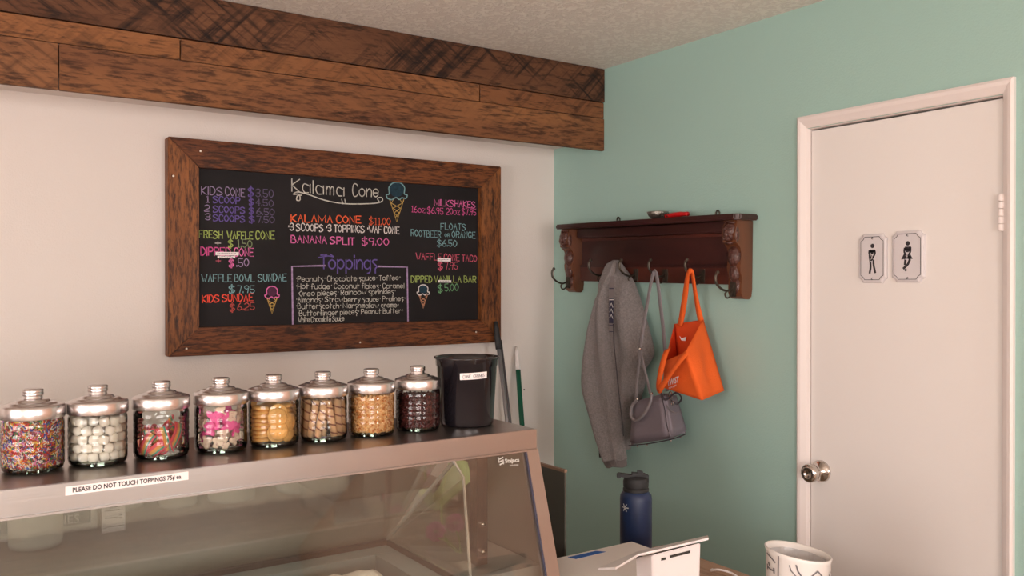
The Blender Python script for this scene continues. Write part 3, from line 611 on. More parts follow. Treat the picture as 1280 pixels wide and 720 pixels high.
for i in range(22):
    a = i*2.399; r = .036 if i % 3 else .017; z = .018 + (i//7)*.016 + random.uniform(0, .004)
    toc = math.atan2(TOC[2].y, TOC[2].x)
    if i in (0, 5, 9, 14): a = toc + (-.75, .15, .75, -.2)[(0, 5, 9, 14).index(i)]; r = .041; z = (.030, .040, .046, .022)[(0, 5, 9, 14).index(i)]
    n_ = Vector((math.cos(a), math.sin(a), 0)); t_ = Vector((-math.sin(a), math.cos(a), 0)); up = Vector((0, 0, 1))
    if i in (0, 5, 9, 14):
        tl = (.5, -.25, .45, .9)[(0, 5, 9, 14).index(i)]; d = (up*math.cos(tl)+t_*math.sin(tl)); ac = (t_*math.cos(tl)-up*math.sin(tl))
        c0 = cj+n_*r+up*z; h_ = .017 if i == 14 else .024
        belt([c0-d*h_-n_*.004, c0-d*h_*.4, c0+d*h_*.4, c0+d*h_-n_*.006], ac, wd_=.021)
    else:
        q = random.uniform(-.6, .6); d = (t_*math.cos(q)+n_*math.sin(q)); d.z = random.uniform(-.3, .3); c0 = cj+n_*min(r, .030)+up*z
        belt([c0-d*.017+up*.004, c0-d*.008-up*.002, c0+d*.006+up*.006, c0+d*.014], d.cross(up).normalized()*.6+up*.8*random.choice((-1, 1)), wd_=.020)
# animal cookies
ap, aw = mat('pink icing', (.86, .12, .36), .5, bump=(200, .3, ONE)), mat('white icing', (.80, .62, .48), .5, bump=(200, .3, ONE))
speck = mat('cookie speckle', (.35, .06, .10), .5)
def cookie(P, nrm, s, m, pinky, lab=None):
    bm = bmesh.new(); out = [(-1, .1), (-.9, .7), (-.5, .9), (-.2, .55), (.3, .6), (.75, .75), (1, .3), (.9, -.1), (.8, -.75), (.45, -.8), (.3, -.5), (-.2, -.52), (-.3, -.8), (-.7, -.8), (-.8, -.2)]
    out = [(a+random.uniform(-.1, .1), b+random.uniform(-.1, .1)) for a, b in out]; out = [(p.x, p.y) for p in cat([(a, b, 0) for a, b in out], 2, True)]; n = len(out); rings = []
    for z, k in ((-.22, .85), (-.12, 1), (.12, 1), (.24, .85)): rings.append([bm.verts.new((a*s*k, b*s*k, z*s)) for a, b in out])
    for A, B2 in zip(rings, rings[1:]):
        for i in range(n): bm.faces.new((A[i], A[(i+1) % n], B2[(i+1) % n], B2[i]))
    bm.faces.new(rings[0]); bm.faces.new(rings[-1])
    for k in range(7):
        a, b = random.uniform(-.6, .6), random.uniform(-.2, .45)
        for sg in (1, -1): bm.faces.new([bm.verts.new((a*s+q[0], b*s+q[1], sg*.25*s)) for q in ((0, 0), (.0012, 0), (.0012, .0012), (0, .0012))]).material_index = 1
    o = fin(bm, 'animal_cookie', [m, speck]); o.location = P; o.rotation_euler = Vector(nrm).to_track_quat('Z', 'Y').to_euler(); o.rotation_euler.rotate_axis('Z', random.uniform(0, 6))
    return tag(o, lab or (('pink' if pinky else 'white') + ' frosted animal cookie with speckles in the fourth jar'), 'cookie', None if lab else ('pink' if pinky else 'white') + ' animal cookies')
cj = Vector((JX[3], JY, CT)); tb = math.atan2(TOC[3].y, TOC[3].x)
for (da, r, z, s, pk_) in ((-.38, .036, .068, .021, 1), (.42, .036, .064, .021, 1), (-.55, .041, .050, .0145, 1), (.6, .040, .074, .012, 0), (.1, .043, .037, .014, 0), (.75, .040, .026, .013, 0), (-.8, .040, .022, .014, 0), (.15, .041, .018, .012, 0), (.0, .035, .083, .013, 0), (.9, .038, .045, .013, 1), (-1.2, .038, .060, .013, 0), (2.2, .035, .03, .015, 0), (3.0, .035, .05, .015, 1), (-2.2, .035, .07, .014, 0), (1.7, .036, .08, .014, 0), (2.6, .03, .078, .015, 1), (0, 0, .03, .018, 0), (1, .01, .055, .018, 1), (-1.3, .036, .030, .014, 1), (1.3, .037, .065, .013, 0), (-.2, .038, .022, .012, 0)):
    a = tb+da; n_ = Vector((math.cos(a), math.sin(a), random.uniform(-.3, .4)))
    cookie(cj+Vector((r*math.cos(a), r*math.sin(a), z)), n_, s, ap if pk_ else aw, pk_, {-.38: 'large bright pink cookie, left one of the two facing front in the fourth jar', .42: 'large bright pink cookie, right one of the two facing front in the fourth jar'}.get(da))
# vanilla wafers
wfm = mat('golden wafer', (.80, .44, .14), .6, var=(60, .15, ONE), bump=(150, .3, ONE))
bm = bmesh.new(); lathe(bm, [(0, -.003), (.018, -.003), (.0205, -.001), (.021, .001), (.018, .004), (.010, .0065), (0, .0075)], n=24); wf_ = fin(bm, 'vanilla_wafer', wfm, smooth=True)
tag(wf_, 'round golden vanilla wafer in the fifth jar', 'cookie', 'vanilla wafers in the fifth jar')
cj = Vector((JX[4], JY, CT)); tb = math.atan2(TOC[4].y, TOC[4].x); spots = []
for k in range(9): spots.append((-.95, .030, .014+k*.0085, 'flat'))
spots += [(.18, .043, .064, 'face'), (.22, .046, .036, 'face'), (.85, .040, .052, 'face'), (.9, .036, .028, 'face'), (.3, .034, .072, 'face'), (.2, .036, .030, 'face'), (.4, .025, .05, 'face')]
for k in range(8): spots += [(2.2, .028, .014+k*.0095, 'flat'), (3.5, .028, .014+k*.0095, 'flat')]
for i, (da, r, z, kd) in enumerate(spots):
    o = wf_ if i == 0 else wf_.copy()
    if i: COL.objects.link(o)
    if (da, z) == (.18, .064): o['label'] = 'golden wafer facing front, upper one at the glass of the fifth jar'
    if (da, z) == (.22, .036): o['label'] = 'golden wafer facing front, lowest one at the glass of the fifth jar'
    a = tb+da; o.location = cj+Vector((r*math.cos(a), r*math.sin(a), z)); n_ = Vector((math.cos(a), math.sin(a), .1)) if kd == 'face' else Vector((random.uniform(-.1, .1), random.uniform(-.1, .1), 1)); o.rotation_euler = n_.to_track_quat('Z', 'Y').to_euler()
# rolled wafer sticks
def stick_mat():
    m = mat('striped rolled wafer', (.66, .38, .20), .6); nt = m.node_tree; N = nt.nodes; L = nt.links
    tc = N.new('ShaderNodeTexCoord'); sp = N.new('ShaderNodeSeparateXYZ'); L.new(tc.outputs['Object'], sp.inputs[0])
    at = N.new('ShaderNodeMath'); at.operation = 'ARCTAN2'; L.new(sp.outputs[1], at.inputs[0]); L.new(sp.outputs[0], at.inputs[1])
    mz = N.new('ShaderNodeMath'); mz.operation = 'MULTIPLY'; mz.inputs[1].default_value = 330; L.new(sp.outputs[2], mz.inputs[0])
    ad = N.new('ShaderNodeMath'); ad.operation = 'ADD'; L.new(at.outputs[0], ad.inputs[0]); L.new(mz.outputs[0], ad.inputs[1])
    sn = N.new('ShaderNodeMath'); sn.operation = 'SINE'; L.new(ad.outputs[0], sn.inputs[0])
    r = N.new('ShaderNodeValToRGB'); e = r.color_ramp.elements; e[0].position = .74; e[0].color = (.72, .44, .25, 1); e[1].position = .95; e[1].color = (.25, .08, .055, 1); L.new(sn.outputs[0], r.inputs[0]); L.new(r.outputs[0], N['Principled BSDF'].inputs['Base Color']); return m
bm = bmesh.new(); lathe(bm, [(.0045, .0405), (.0045, -.0405), (.0078, -.041), (.0080, 0), (.0078, .041), (.0045, .0405)], n=16); sk = fin(bm, 'wafer_stick', stick_mat(), smooth=True)
tag(sk, 'striped rolled wafer stick in the sixth jar', 'wafer', 'wafer sticks in the sixth jar')
cj = Vector((JX[5], JY, CT)); tb = math.atan2(TOC[5].y, TOC[5].x)
for i, (da, r, tl) in enumerate(((-.95, .043, .05), (-.50, .043, .18), (-.08, .044, .22), (.42, .043, -.20), (.88, .043, -.05), (1.4, .042, .1), (2.0, .041, -.15), (2.6, .042, .1), (3.2, .041, -.1), (3.8, .042, .1), (4.4, .042, .0), (.1, .026, .1), (1.6, .022, 0), (3.2, .022, .1), (4.8, .024, 0))):
    o = sk if i == 0 else sk.copy()
    if i: COL.objects.link(o)
    a = tb+da; t_ = Vector((-math.sin(a), math.cos(a), 0)); d = Vector((0, 0, 1))+t_*tl*.9 - Vector((math.cos(a), math.sin(a), 0))*.05
    o.location = cj+Vector((r*math.cos(a), r*math.sin(a), .0525)); o.rotation_euler = d.to_track_quat('Z', 'Y').to_euler()
# ---------------------------------------------------------------- black tub
bk = empty('black_tub', (1.131, JY, CT+.0005), 'tall glossy black plastic tub with a white label on the display case', 'tub')
bm = bmesh.new(); H = .168
lathe(bm, [(0, 0), (.064, 0), (.066, .003), (.0675, .010), (.0755, H-.022), (.0775, H-.021), (.0785, H-.006), (.082, H-.003), (.0825, H), (.080, H+.001), (.0765, H-.006), (.0745, H-.025), (.0655, .006), (0, .005)], n=64)
fin(bm, 'body', M['plastic_black'], bk, smooth=True)
a0 = math.atan2(-JY, -1.131)
bm = bmesh.new(); rws = []
for k in range(11):
    a = a0 - .22 + k*.094; rws.append([bm.verts.new(((.0715+.0008+(zz-.09)*.051)*math.cos(a)+.0*zz, (.0715+.0008+(zz-.09)*.051)*math.sin(a), zz+k*.0003)) for zz in (.117, .133)])
for A, B2 in zip(rws, rws[1:]): bm.faces.new((A[0], B2[0], B2[1], A[1]))
lb = fin(bm, 'label', M['paper'], bk); sd = lb.modifiers.new('t', 'SOLIDIFY'); sd.thickness = .0012; sd.offset = 0
bm = bmesh.new()
txt = 'CONE CRUMBS'; n = len(txt)
for i, ch in enumerate(txt):
    for s in strokes(ch):
        pts = []
        for (px_, py_) in s:
            t = (i*1.0 + px_/5.5)/n; a = a0-.22+.10+t*.74; zz = .121+py_*.00125+(t*10)*.0003; rr = .0715+.0025+(zz-.09)*.051; pts.append(Vector((rr*math.cos(a), rr*math.sin(a), zz)))
        for p, q in zip(pts, pts[1:]):
            NRM = Vector((p.x, p.y, 0)).normalized(); ribbon(bm, [p, q], .0009)
fin(bm, 'fine_print', M['greyink'], bk, norm=False)
# ---------------------------------------------------------------- things on the rear ledge
ZL = .9145
def tub(u, vb, wpx, h, label):
    p = PZ(u, vb, ZL); d = math.hypot(p.x, p.y); 
    dep = (EYE-ZL)*F/(vb-355); r = wpx*dep/F/2; dirn = Vector((p.x, p.y, 0)).normalized(); c = p + dirn*r
    bm = bmesh.new(); lathe(bm, [(0, .001), (r*.92, .001), (r*.97, .006), (r, h*.8), (r*1.03, h*.82), (r*1.03, h), (r*.97, h), (r*.94, h*.8), (r*.9, .008), (0, .006)], (0, 0, 0), 32)
    o = fin(bm, 'plastic_tub', M['tub'], smooth=True, loc=(c.x, c.y, ZL)); tag(o, label, 'tub', 'white tubs behind the display glass')
M['tub'] = mat('milky plastic', (.72, .70, .63), .45, tr=.3)
tub(44, 690, 64, .115, 'milky white plastic tub behind the display glass at the far left')
tub(150, 642, 58, .12, 'round white tub just right of the small white card behind the glass')
tub(222, 637, 48, .12, 'narrow white tub behind the glass, under the fourth jar')
tub(289, 631, 60, .12, 'wide white tub behind the glass, between the fourth and fifth jars')
tub(376, 619, 66, .12, 'white tub behind the glass under the wafer stick jar')
a_, b_ = PZ(-40, 690, ZL), PZ(122, 662, ZL); yy = (a_.y+b_.y)/2+.03; xr_ = b_.x
fs = empty('framed_sign', (xr_-.14, yy, ZL), 'grey framed sign with pale capitals standing behind the glass', 'sign')
def fs_part(name, m, *a): return kid(Box(name, m, *a), fs)
hh = .13; x0 = xr_-.30
fs_part('sign_face', mat('slate grey sign face', (.16, .18, .19), .5), x0+.016, xr_-.016, yy, yy+.008, ZL+.016, ZL+hh-.016)
bm = bmesh.new(); box(bm, x0, xr_, yy-.004, yy+.012, ZL, ZL+.015); box(bm, x0, xr_, yy-.004, yy+.012, ZL+hh-.015, ZL+hh); box(bm, x0, x0+.015, yy-.004, yy+.012, ZL+.015, ZL+hh-.015); box(bm, xr_-.015, xr_, yy-.004, yy+.012, ZL+.015, ZL+hh-.015)
kid(fin(bm, 'sign_frame', mat('pale sign frame', (.62, .58, .55), .5)), fs)
for tx, dz in (('HIED', .049), ('NES', .021)): put_text(tx, .030, (xr_-.040 if tx == 'NES' else xr_-.030, yy-.0008, ZL+dz), (1, 0, 0), (0, 0, 1), M['paper'], fs, align='RIGHT')
c0, c1 = PZ(127, 668, ZL), PZ(153, 663, ZL); yc_ = c0.y+.005
cardo = empty('small_card', (c0.x, yc_, ZL), 'small white printed card leaning upright right of the grey framed sign', 'card')
kid(Box('card_sheet', M['paper'], c0.x, c0.x+.054, yc_, yc_+.002, ZL, ZL+.085), cardo)
bm = bmesh.new(); NRM = Vector((0, -1, 0)); 
for zz, x0_, x1_ in ((.062, .018, .036), (.054, .008, .040), (.036, .008, .034), (.034, .040, .046), (.040, .040, .046), (.014, .012, .050), (.018, .004, .009), (.012, .004, .009)): ribbon(bm, [Vector((c0.x+x0_, yc_-.0008, ZL+zz)), Vector((c0.x+x1_, yc_-.0008, ZL+zz))], .0028)
kid(fin(bm, 'fine_print', M['greyink'], norm=False), cardo)
bp_ = PZ(432, 667, ZL); xb, yb = bp_.x, max(bp_.y, 2.080)
sb = empty('steel_pan_box', (xb+.15, yb+.1, ZL), 'low shiny stainless steel box on the ledge behind the display glass', 'box')
kid(Box('body', mat('bright polished steel', (.85, .83, .80), .2, .75), xb, XR-.02, yb, yb+.24, ZL+.0005, ZL+.062, bevel=.002), sb)
kid(Box('lid', mat('brown tinted lid', (.22, .17, .14), .3, .2), xb-.003, XR-.017, yb-.003, yb+.245, ZL+.0625, ZL+.068, bevel=.001), sb)
q = Box('latch', M['chrome'], xb+.13, xb+.136, yb-.006, yb-.0035, ZL+.045, ZL+.067); kid(q, sb)
# flower reflection of the end glass, modelled as a solid bunch in the end compartment
fl = empty('reflected_flowers', (1.10, 1.86, zd), 'reflection of two pink globe flowers on green stems with a broad pale green leaf, modelled as a solid bunch', 'flowers')
pm, gm, lm_ = mat('pink petals', (.72, .25, .48), .6), mat('green stem', (.30, .42, .12), .5), mat('pale green leaf', (.42, .50, .22), .5, var=(20, .2, (1, 1, .2)))
for (u, v, r) in ((544, 665, .024), (568, 654, .021)):
    c = PX(u, v, 1.10); bm = bmesh.new()
    for i in range(130):
        t = math.acos(1-2*(i+.5)/130); a = i*2.39996; n_ = Vector((math.sin(t)*math.cos(a), math.sin(t)*math.sin(a), math.cos(t))); s = n_.orthogonal().normalized()*.004; s2 = n_.cross(s)
        p = c+n_*r*random.uniform(.85, 1.08); v_ = [bm.verts.new(k) for k in (c+n_*r*.4, p+s, p+n_*.003, p-s)]; bm.faces.new(v_); v_ = [bm.verts.new(k) for k in (c+n_*r*.4, p+s2, p+n_*.003, p-s2)]; bm.faces.new(v_)
    kid(fin(bm, 'flower_head', pm), fl)
    bm = bmesh.new(); tube(bm, cat([c-Vector((0, 0, r*.6)), (c+Vector((1.10, 1.845, zd)))/2+Vector((0, -.006, .0)), Vector((1.10, 1.845, zd-.003))], 5), .0025, 6); kid(fin(bm, 'stem', gm, smooth=True), fl)
bm = bmesh.new(); tube(bm, cat([Vector((1.10, 1.86, zd-.003)), PX(555, 670, 1.12), PX(552, 620, 1.12), PX(562, 580, 1.12)], 6), .004, 6); kid(fin(bm, 'stem', gm, smooth=True), fl)
def leaf(Ls, Rs, m=None):
    bm = bmesh.new(); rows = []
    for (ul, vl), (ur, vr) in zip(Ls, Rs):
        A, B2 = PX(ul, vl, 1.15), PX(ur, vr, 1.15); rows.append([bm.verts.new(A.lerp(B2, k/4)+Vector((.012*math.sin(k/4*PI), 0, 0))) for k in range(5)])
    for A, B2 in zip(rows, rows[1:]):
        for k in range(4): bm.faces.new((A[k], A[k+1], B2[k+1], B2[k]))
    o = fin(bm, 'leaf', lm_, smooth=True); s = o.modifiers.new('t', 'SOLIDIFY'); s.thickness = .0015; kid(o, fl)
leaf([(515, 652), (530, 632), (548, 610), (560, 585), (570, 574)], [(524, 656), (550, 636), (575, 614), (590, 600), (585, 580)])
# ---------------------------------------------------------------- poles leaning on the white wall
def pole(name, label, P0, P1, segs, cat_='broom handle'):
    """P0 top point, P1 lower point; extended to the floor; segs: (t0,t1,radius,material,name) in metres from the top"""
    d = (P1-P0).normalized(); Ltot = (P0.z-.002)/(-d.z); e = empty(name, P0+d*Ltot, label, cat_)
    for (a, b, r, m, nm) in segs:
        b = Ltot if b is None else b; bm = bmesh.new(); pts = [P0+d*(a+(b-a)*k/4) for k in range(5)]; rr = r if isinstance(r, list) else [r]*5; tube(bm, pts, rr, 14); kid(fin(bm, nm, m, smooth=True), e)
M['alu'] = mat('grey painted pole', (.28, .27, .28), .35, .5); M['green_pole'] = mat('dark green pole', (.006, .10, .055), .4)
pole('broom_handle', 'grey metal pole with a black grip leaning on the wall behind the black tub', PY(619.5, 402, 3.000), PY(634, 527, 2.90), [(0, .115, [.008, .011, .012, .013, .013], M['rubber_black'], 'grip'), (.116, None, .0085, M['alu'], 'shaft')])
pole('mop_handle', 'thin dark grey pole leaning just right of the grey pole with the grip', PY(626, 425, 3.060), PY(638, 527, 2.99), [(0, None, .0050, mat('dark pole', (.10, .09, .10), .35, .5), 'shaft')])
pole('mop_handle', 'dark green pole with a white tip leaning on the wall', PY(645.5, 433, 3.055), PY(652.5, 531, 2.97), [(0, .10, [.004, .009, .010, .011, .011], M['white_plastic'], 'tip'), (.101, None, .0105, M['green_pole'], 'shaft')])
# ---------------------------------------------------------------- dark panel, counter, boxes
pp = PX(708, 589, 1.42)
dp = empty('upright_panel', (1.42, pp.y+.3, 0), 'dark grey upright cabinet end standing behind the right end of the display case', 'cabinet')
M['olive_dark'] = mat('dark olive grey laminate', (.075, .072, .058), .5)
kid(Box('body', M['olive_dark'], 1.414, 1.42, pp.y, pp.y+.30, CZ+.0005, pp.z-.004), dp); kid(Box('top_edge', mat('brown edge strip', (.25, .15, .10), .5), 1.412, 1.421, pp.y-.002, pp.y+.30, pp.z-.0035, pp.z+.004), dp)
CZ = .74
ct = empty('service_counter', (1.55, 1.3, 0), 'brown topped service counter below the coat rack, mostly out of frame', 'counter')
kid(Box('counter_top', wood('counter laminate', (.42, .25, .17), (.48, .30, .20), (.6, .5, .45), 1, rough=.4, seed=2), 1.245, 1.86, .70, 1.715+.21, CZ-.035, CZ, bevel=.002), ct)
kid(Box('counter_return', M['white_plastic'], 1.245, 1.50, 1.926, 2.12, CZ-.035, CZ, bevel=.002), ct)
kid(Box('counter_base', M['white_wall'], 1.27, 1.80, .74, 1.80, 0, CZ-.036), ct)
# bottle
bt = empty('water_bottle', (1.69, 1.862, CZ+.0005), 'navy blue insulated bottle with a black spout lid on the counter', 'bottle')
bp0 = PX(795, 640, 1.69); bt.location = (1.69, bp0.y, CZ+.0005)
bm = bmesh.new(); lathe(bm, [(0, 0), (.042, 0), (.0455, .004), (.0455, .178), (.044, .188), (.038, .196), (.035, .199), (0, .199)], n=40); fin(bm, 'flask', M['navy'], bt, smooth=True)
bm = bmesh.new(); lathe(bm, [(0, .198), (.036, .198), (.037, .200), (.037, .206), (.034, .209), (.036, .212), (.0365, .226), (.033, .236), (.020, .240), (0, .241)], n=32)
hdir = Vector((-.827*1.0, .562, 0)).normalized()   # spout and handle along the view-left direction
up = Vector((0, 0, 1)); sd_ = up.cross(hdir)
def hb(a0_, a1_, w_, z0_, z1_, dz=0):
    P = []
    for zz in (0, 1):
        for (a, s) in ((a0_, -1), (a1_, -1), (a1_, 1), (a0_, 1)):
            z = (z1_ if zz else z0_) + (dz if a == a1_ else 0); P.append(hdir*a+sd_*w_*s+up*z)
    hexa(bm, P)
hb(.005, .050, .010, .234, .244, .006); hb(.044, .054, .008, .236, .248); hb(-.028, .012, .008, .238, .248, .004); hb(-.020, -.004, .006, .246, .254, .004); hb(-.036, -.022, .008, .222, .244)
fin(bm, 'spout_lid', M['rubber_black'], bt, bevel=.0008)
bm = bmesh.new(); th = math.atan2(-.35, -1)
for k in range(6):
    a = k*PI/3
    for w_, rr in ((.0028, .011),):
        th0 = math.atan2(-bt.location.y, -bt.location.x) - .72
        def cyl(da, dz): return Vector((.0461*math.cos(th0+da/.0455), .0461*math.sin(th0+da/.0455), .158+dz))
        p, q = cyl(.002*math.cos(a), .002*math.sin(a)), cyl(rr*math.cos(a), rr*math.sin(a)); NRM = Vector((p.x, p.y, 0)).normalized(); ribbon(bm, [p, (p+q)/2+NRM*.0004, q], w_)
fin(bm, 'flower_sticker', mat('pale sticker', (.6, .62, .62), .5), bt, norm=False)
# white box with blue tape
ZBX = .84
b1, b2, b3 = PZ(790, 677, ZBX), PZ(820, 690, ZBX), PZ(700, 694, ZBX)
wb = empty('white_box', (1.41, 1.60, CZ), 'flat-topped white box with blue tape beside the display case', 'box')
kid(Box('body', mat('white gloss card', (.74, .68, .64), .45), 1.236, b1.x, 1.53, b1.y, CZ+.0005, ZBX, bevel=.002), wb)
bm = bmesh.new(); v = [bm.verts.new(PZ(u, vv, ZBX+.0006)) for u, vv in ((710, 697), (745, 689), (757.5, 690), (720, 699))]; bm.faces.new(v); o = fin(bm, 'tape', mat('blue painter tape', (.012, .10, .38), .6)); s = o.modifiers.new('t', 'SOLIDIFY'); s.thickness = .0006; kid(o, wb)
# tablet stand / terminal
ps = empty('tablet_stand', (1.38, 1.32, CZ), 'white tablet terminal seen from behind on its wedge stand', 'tablet stand')
def V3(u, v, dep): 
    dx, dy, dz = ray(u, v); return Vector((dx*dep, dy*dep, EYE+dz*dep))
wp = mat('warm white plastic', (.70, .63, .62), .35); wp2 = mat('white plastic shade side', (.70, .65, .65), .35)
# tilted slab
sA, sB, sC, sD = V3(748, 716, 1.66), V3(800, 694, 1.90), V3(884, 671.5, 1.90), V3(862, 676, 1.66)
A0, A1, A2, A3 = V3(747, 712, 1.74), V3(796, 689, 1.93), V3(884, 670.5, 1.86), V3(850, 692, 1.68)
def slab(P, th, name, m):
    n_ = (P[1]-P[0]).cross(P[2]-P[1]).normalized(); n_ = n_ if n_.z > 0 else -n_; bm = bmesh.new(); hexa(bm, [p-n_*th for p in P]+list(P)); return kid(fin(bm, name, m, bevel=.0012), ps)
# real-size tablet: 0.25 wide, 0.17 deep, raised towards the right rear
Pl, Pm, Pr = V3(748, 710.5, 1.80), V3(797, 689.5, 1.90), V3(885, 669.5, 1.85)
Pf, Pn, Pk = V3(886, 672.5, 1.72), V3(798, 693, 1.77), V3(770, 709.5, 1.70)
off = Vector((0, 0, -.0075))
bm = bmesh.new(); dn = Vector((0, 0, -.0045)); hexa(bm, [p+dn for p in (Pm, Pr, Pf, Pn)]+[Pm, Pr, Pf, Pn]); hexa(bm, [p+dn for p in (Pl, Pm, Pn, Pk)]+[Pl, Pm, Pn, Pk]); kid(fin(bm, 'tablet', wp), ps)
Q = [V3(795, 698, 1.86), V3(815, 694.5, 1.765), V3(876, 679, 1.715), V3(858, 681, 1.82)]
bot = [Vector((q.x, q.y, CZ+.001)) for q in Q]
ctr = sum(bot, Vector())/4; bot = [ctr+(b-ctr)*.9 for b in bot]
bm = bmesh.new(); hexa(bm, bot+Q); kid(fin(bm, 'stand_body', wp, bevel=.002), ps)
fc, fd = Q[1], Q[2]; nf = (fd-fc).cross(Vector((0, 0, 1))).normalized()
nf = nf if nf.dot(-fc) > 0 else -nf
bm = bmesh.new()
def onface(s_, dz, o_=.0015): 
    p = fc.lerp(fd, s_); h_ = (p.z-dz-CZ)/(p.z-CZ); lowp = bot[1].lerp(bot[2], s_); p2 = lowp.lerp(p, h_); return p2+nf*o_
for (s0, s1, d0, d1) in ((.20, .30, .011, .016), (.38, .80, .0095, .0150)): bm.faces.new([bm.verts.new(onface(s_, d_)) for s_, d_ in ((s0, d0), (s1, d0), (s1, d1), (s0, d1))])
kid(fin(bm, 'port_slot', M['gap']), ps)
bm = bmesh.new(); hexa(bm, [Pm.lerp(Pl, .0)+off+Vector((-.002, -.002, -.010)), Pm+off+Vector((.012, -.008, -.008)), Pm+off+Vector((.012, 0, -.008)), Pm+off+Vector((0, .004, -.010)), Pm+off+Vector((-.002, -.002, -.004)), Pm+off+Vector((.012, -.008, -.004)), Pm+off+Vector((.012, 0, -.004)), Pm+off+Vector((0, .004, -.004))]); kid(fin(bm, 'rubber_foot', M['gap']), ps)
# cable
cc = PZ(902, 722, CZ); bm = bmesh.new(); tube(bm, cat([cc+Vector((.02, .05, .004)), cc+Vector((-.010, .028, .012)), cc+Vector((-.010, .0, .022)), cc+Vector((.010, -.03, .016)), cc+Vector((.0, -.09, .004)), cc+Vector((-.03, -.14, .004))], 8), .003, 8)
tag(fin(bm, 'cable', M['white_plastic'], smooth=True), 'white cable curling up on the counter right of the tablet stand', 'cable')
# patterned pot
pc = V3(998, 689, 2.0); RP = .0735; pt = empty('patterned_pot', (pc.x, pc.y, CZ+.0005), 'white pot painted with grey zigzags and diamonds on the counter', 'pot'); HP = pc.z-CZ
bm = bmesh.new(); lathe(bm, [(0, 0), (.058, 0), (.062, .004), (RP-.003, HP*.5), (RP-.002, HP-.012), (RP+.001, HP-.002), (RP-.001, HP), (RP-.004, HP-.002), (RP-.007, HP-.015), (.055, .01), (0, .008)], n=56); fin(bm, 'pot_body', M['ceramic'], pt, smooth=True)
bm = bmesh.new(); lathe(bm, [(RP-.0115, HP-.012), (RP-.014, HP-.03), (RP-.02, HP-.06), (.02, HP-.075), (0, HP-.07)], n=40)
for v in bm.verts: 
    a = math.atan2(v.co.y, v.co.x); v.co.x *= 1+.03*math.sin(a*9); v.co.y *= 1+.03*math.sin(a*7)
fin(bm, 'plastic_liner', M['liner'], pt, smooth=True)
bm = bmesh.new(); ac = math.atan2(-pc.y, -pc.x)
def onpot(px_, pz_):           # px_: pixels right of the pot axis in the photo, pz_: metres below the rim
    s_ = max(-.98, min(.98, px_/40.0)); a = ac + math.asin(s_); zz = HP-pz_; rr = RP-.0012 if zz > HP*.5 else RP-.002
    return Vector(((rr+.0006)*math.cos(a), (rr+.0006)*math.sin(a), zz))
def pl(pts, w_=.0035):
    P = [onpot(*p) for p in pts]; Q_ = []
    for p, q in zip(pts, pts[1:]): Q_ += [onpot(p[0]+(q[0]-p[0])*k/5, p[1]+(q[1]-p[1])*k/5) for k in range(5)]
    Q_.append(P[-1]); global NRM
    for p, q in zip(Q_, Q_[1:]): NRM = Vector((p.x, p.y, 0)).normalized(); ribbon(bm, [p, q], w_)
for k in range(2):
    z0_ = .016+k*.052
    pl([(-12+10, z0_), (-8+8, z0_+.012), (6, z0_+.026), (-4, z0_+.045)]); pl([(-10, z0_+.004), (-8, z0_+.014), (-1, z0_+.026), (-11, z0_+.045)], .0025)
    pl([(14, z0_+.022), (23, z0_+.006), (31, z0_+.024), (24, z0_+.042), (14, z0_+.022)]); pl([(38, z0_+.012), (36, z0_+.022), (38, z0_+.03)])
    pl([(-37, z0_-.002), (-32, z0_+.002), (-27, z0_+.008)]); pl([(-36, z0_+.026), (-32, z0_+.028), (-28, z0_+.027)]); pl([(-35, z0_+.016), (-34, z0_+.020)], .005); pl([(-36.5, z0_+.022), (-36.3, z0_+.030)], .005); pl([(-28.5, z0_+.023), (-28.3, z0_+.031)], .005)
pl([(-23, .004), (-23.5, .07), (-23, .13)])
fin(bm, 'painted_pattern', M['greyink'], pt, norm=False)
for ch in pt.children:                       # the soft rim sags to one side
    for v in ch.data.vertices: v.co.z -= (v.co.x*FY - v.co.y*FX)*.15*max(0, v.co.z/HP)
# ---------------------------------------------------------------- coat rack
rk = empty('coat_rack', (XG-.001, 1.942, 1.762), 'carved dark mahogany wall shelf with coat hooks on the green wall', 'coat rack'); rk.rotation_euler.x = math.radians(1.03)
def rbox(name, m, *a, bevel=.001): bm = bmesh.new(); box(bm, *a); return fin(bm, name, m, rk, bevel=bevel)
bm = bmesh.new(); prism(bm, [Vector(p) for p in ((0, 0, -.020), (0, 1.0, -.020), (-.088, 1.0, -.020), (-.102, .985, -.020), (-.102, .015, -.020), (-.088, 0, -.020))], (0, 0, .020)); fin(bm, 'shelf_top', M['mahogany'], rk, bevel=.004)
rbox('back_panel', M['mahogany'], -.012, 0, .05, .95, -.175, -.02); rbox('top_rail', M['mahogany'], -.045, 0, .082, .918, -.058, -.0205, bevel=.005); rbox('top_rail', M['mahogany_red'], -.022, -.012, .082, .918, -.070, -.0585, bevel=.003)
rbox('lower_rail', M['mahogany_red'], -.020, 0, .05, .95, -.236, -.1755, bevel=.003); rbox('lower_rail', M['mahogany'], -.024, 0, .082, .918, -.178, -.168, bevel=.002)
M['carve'] = mat('worn carved mahogany', (.085, .030, .022), .3, bump=(90, .8, ONE), coat=.3)
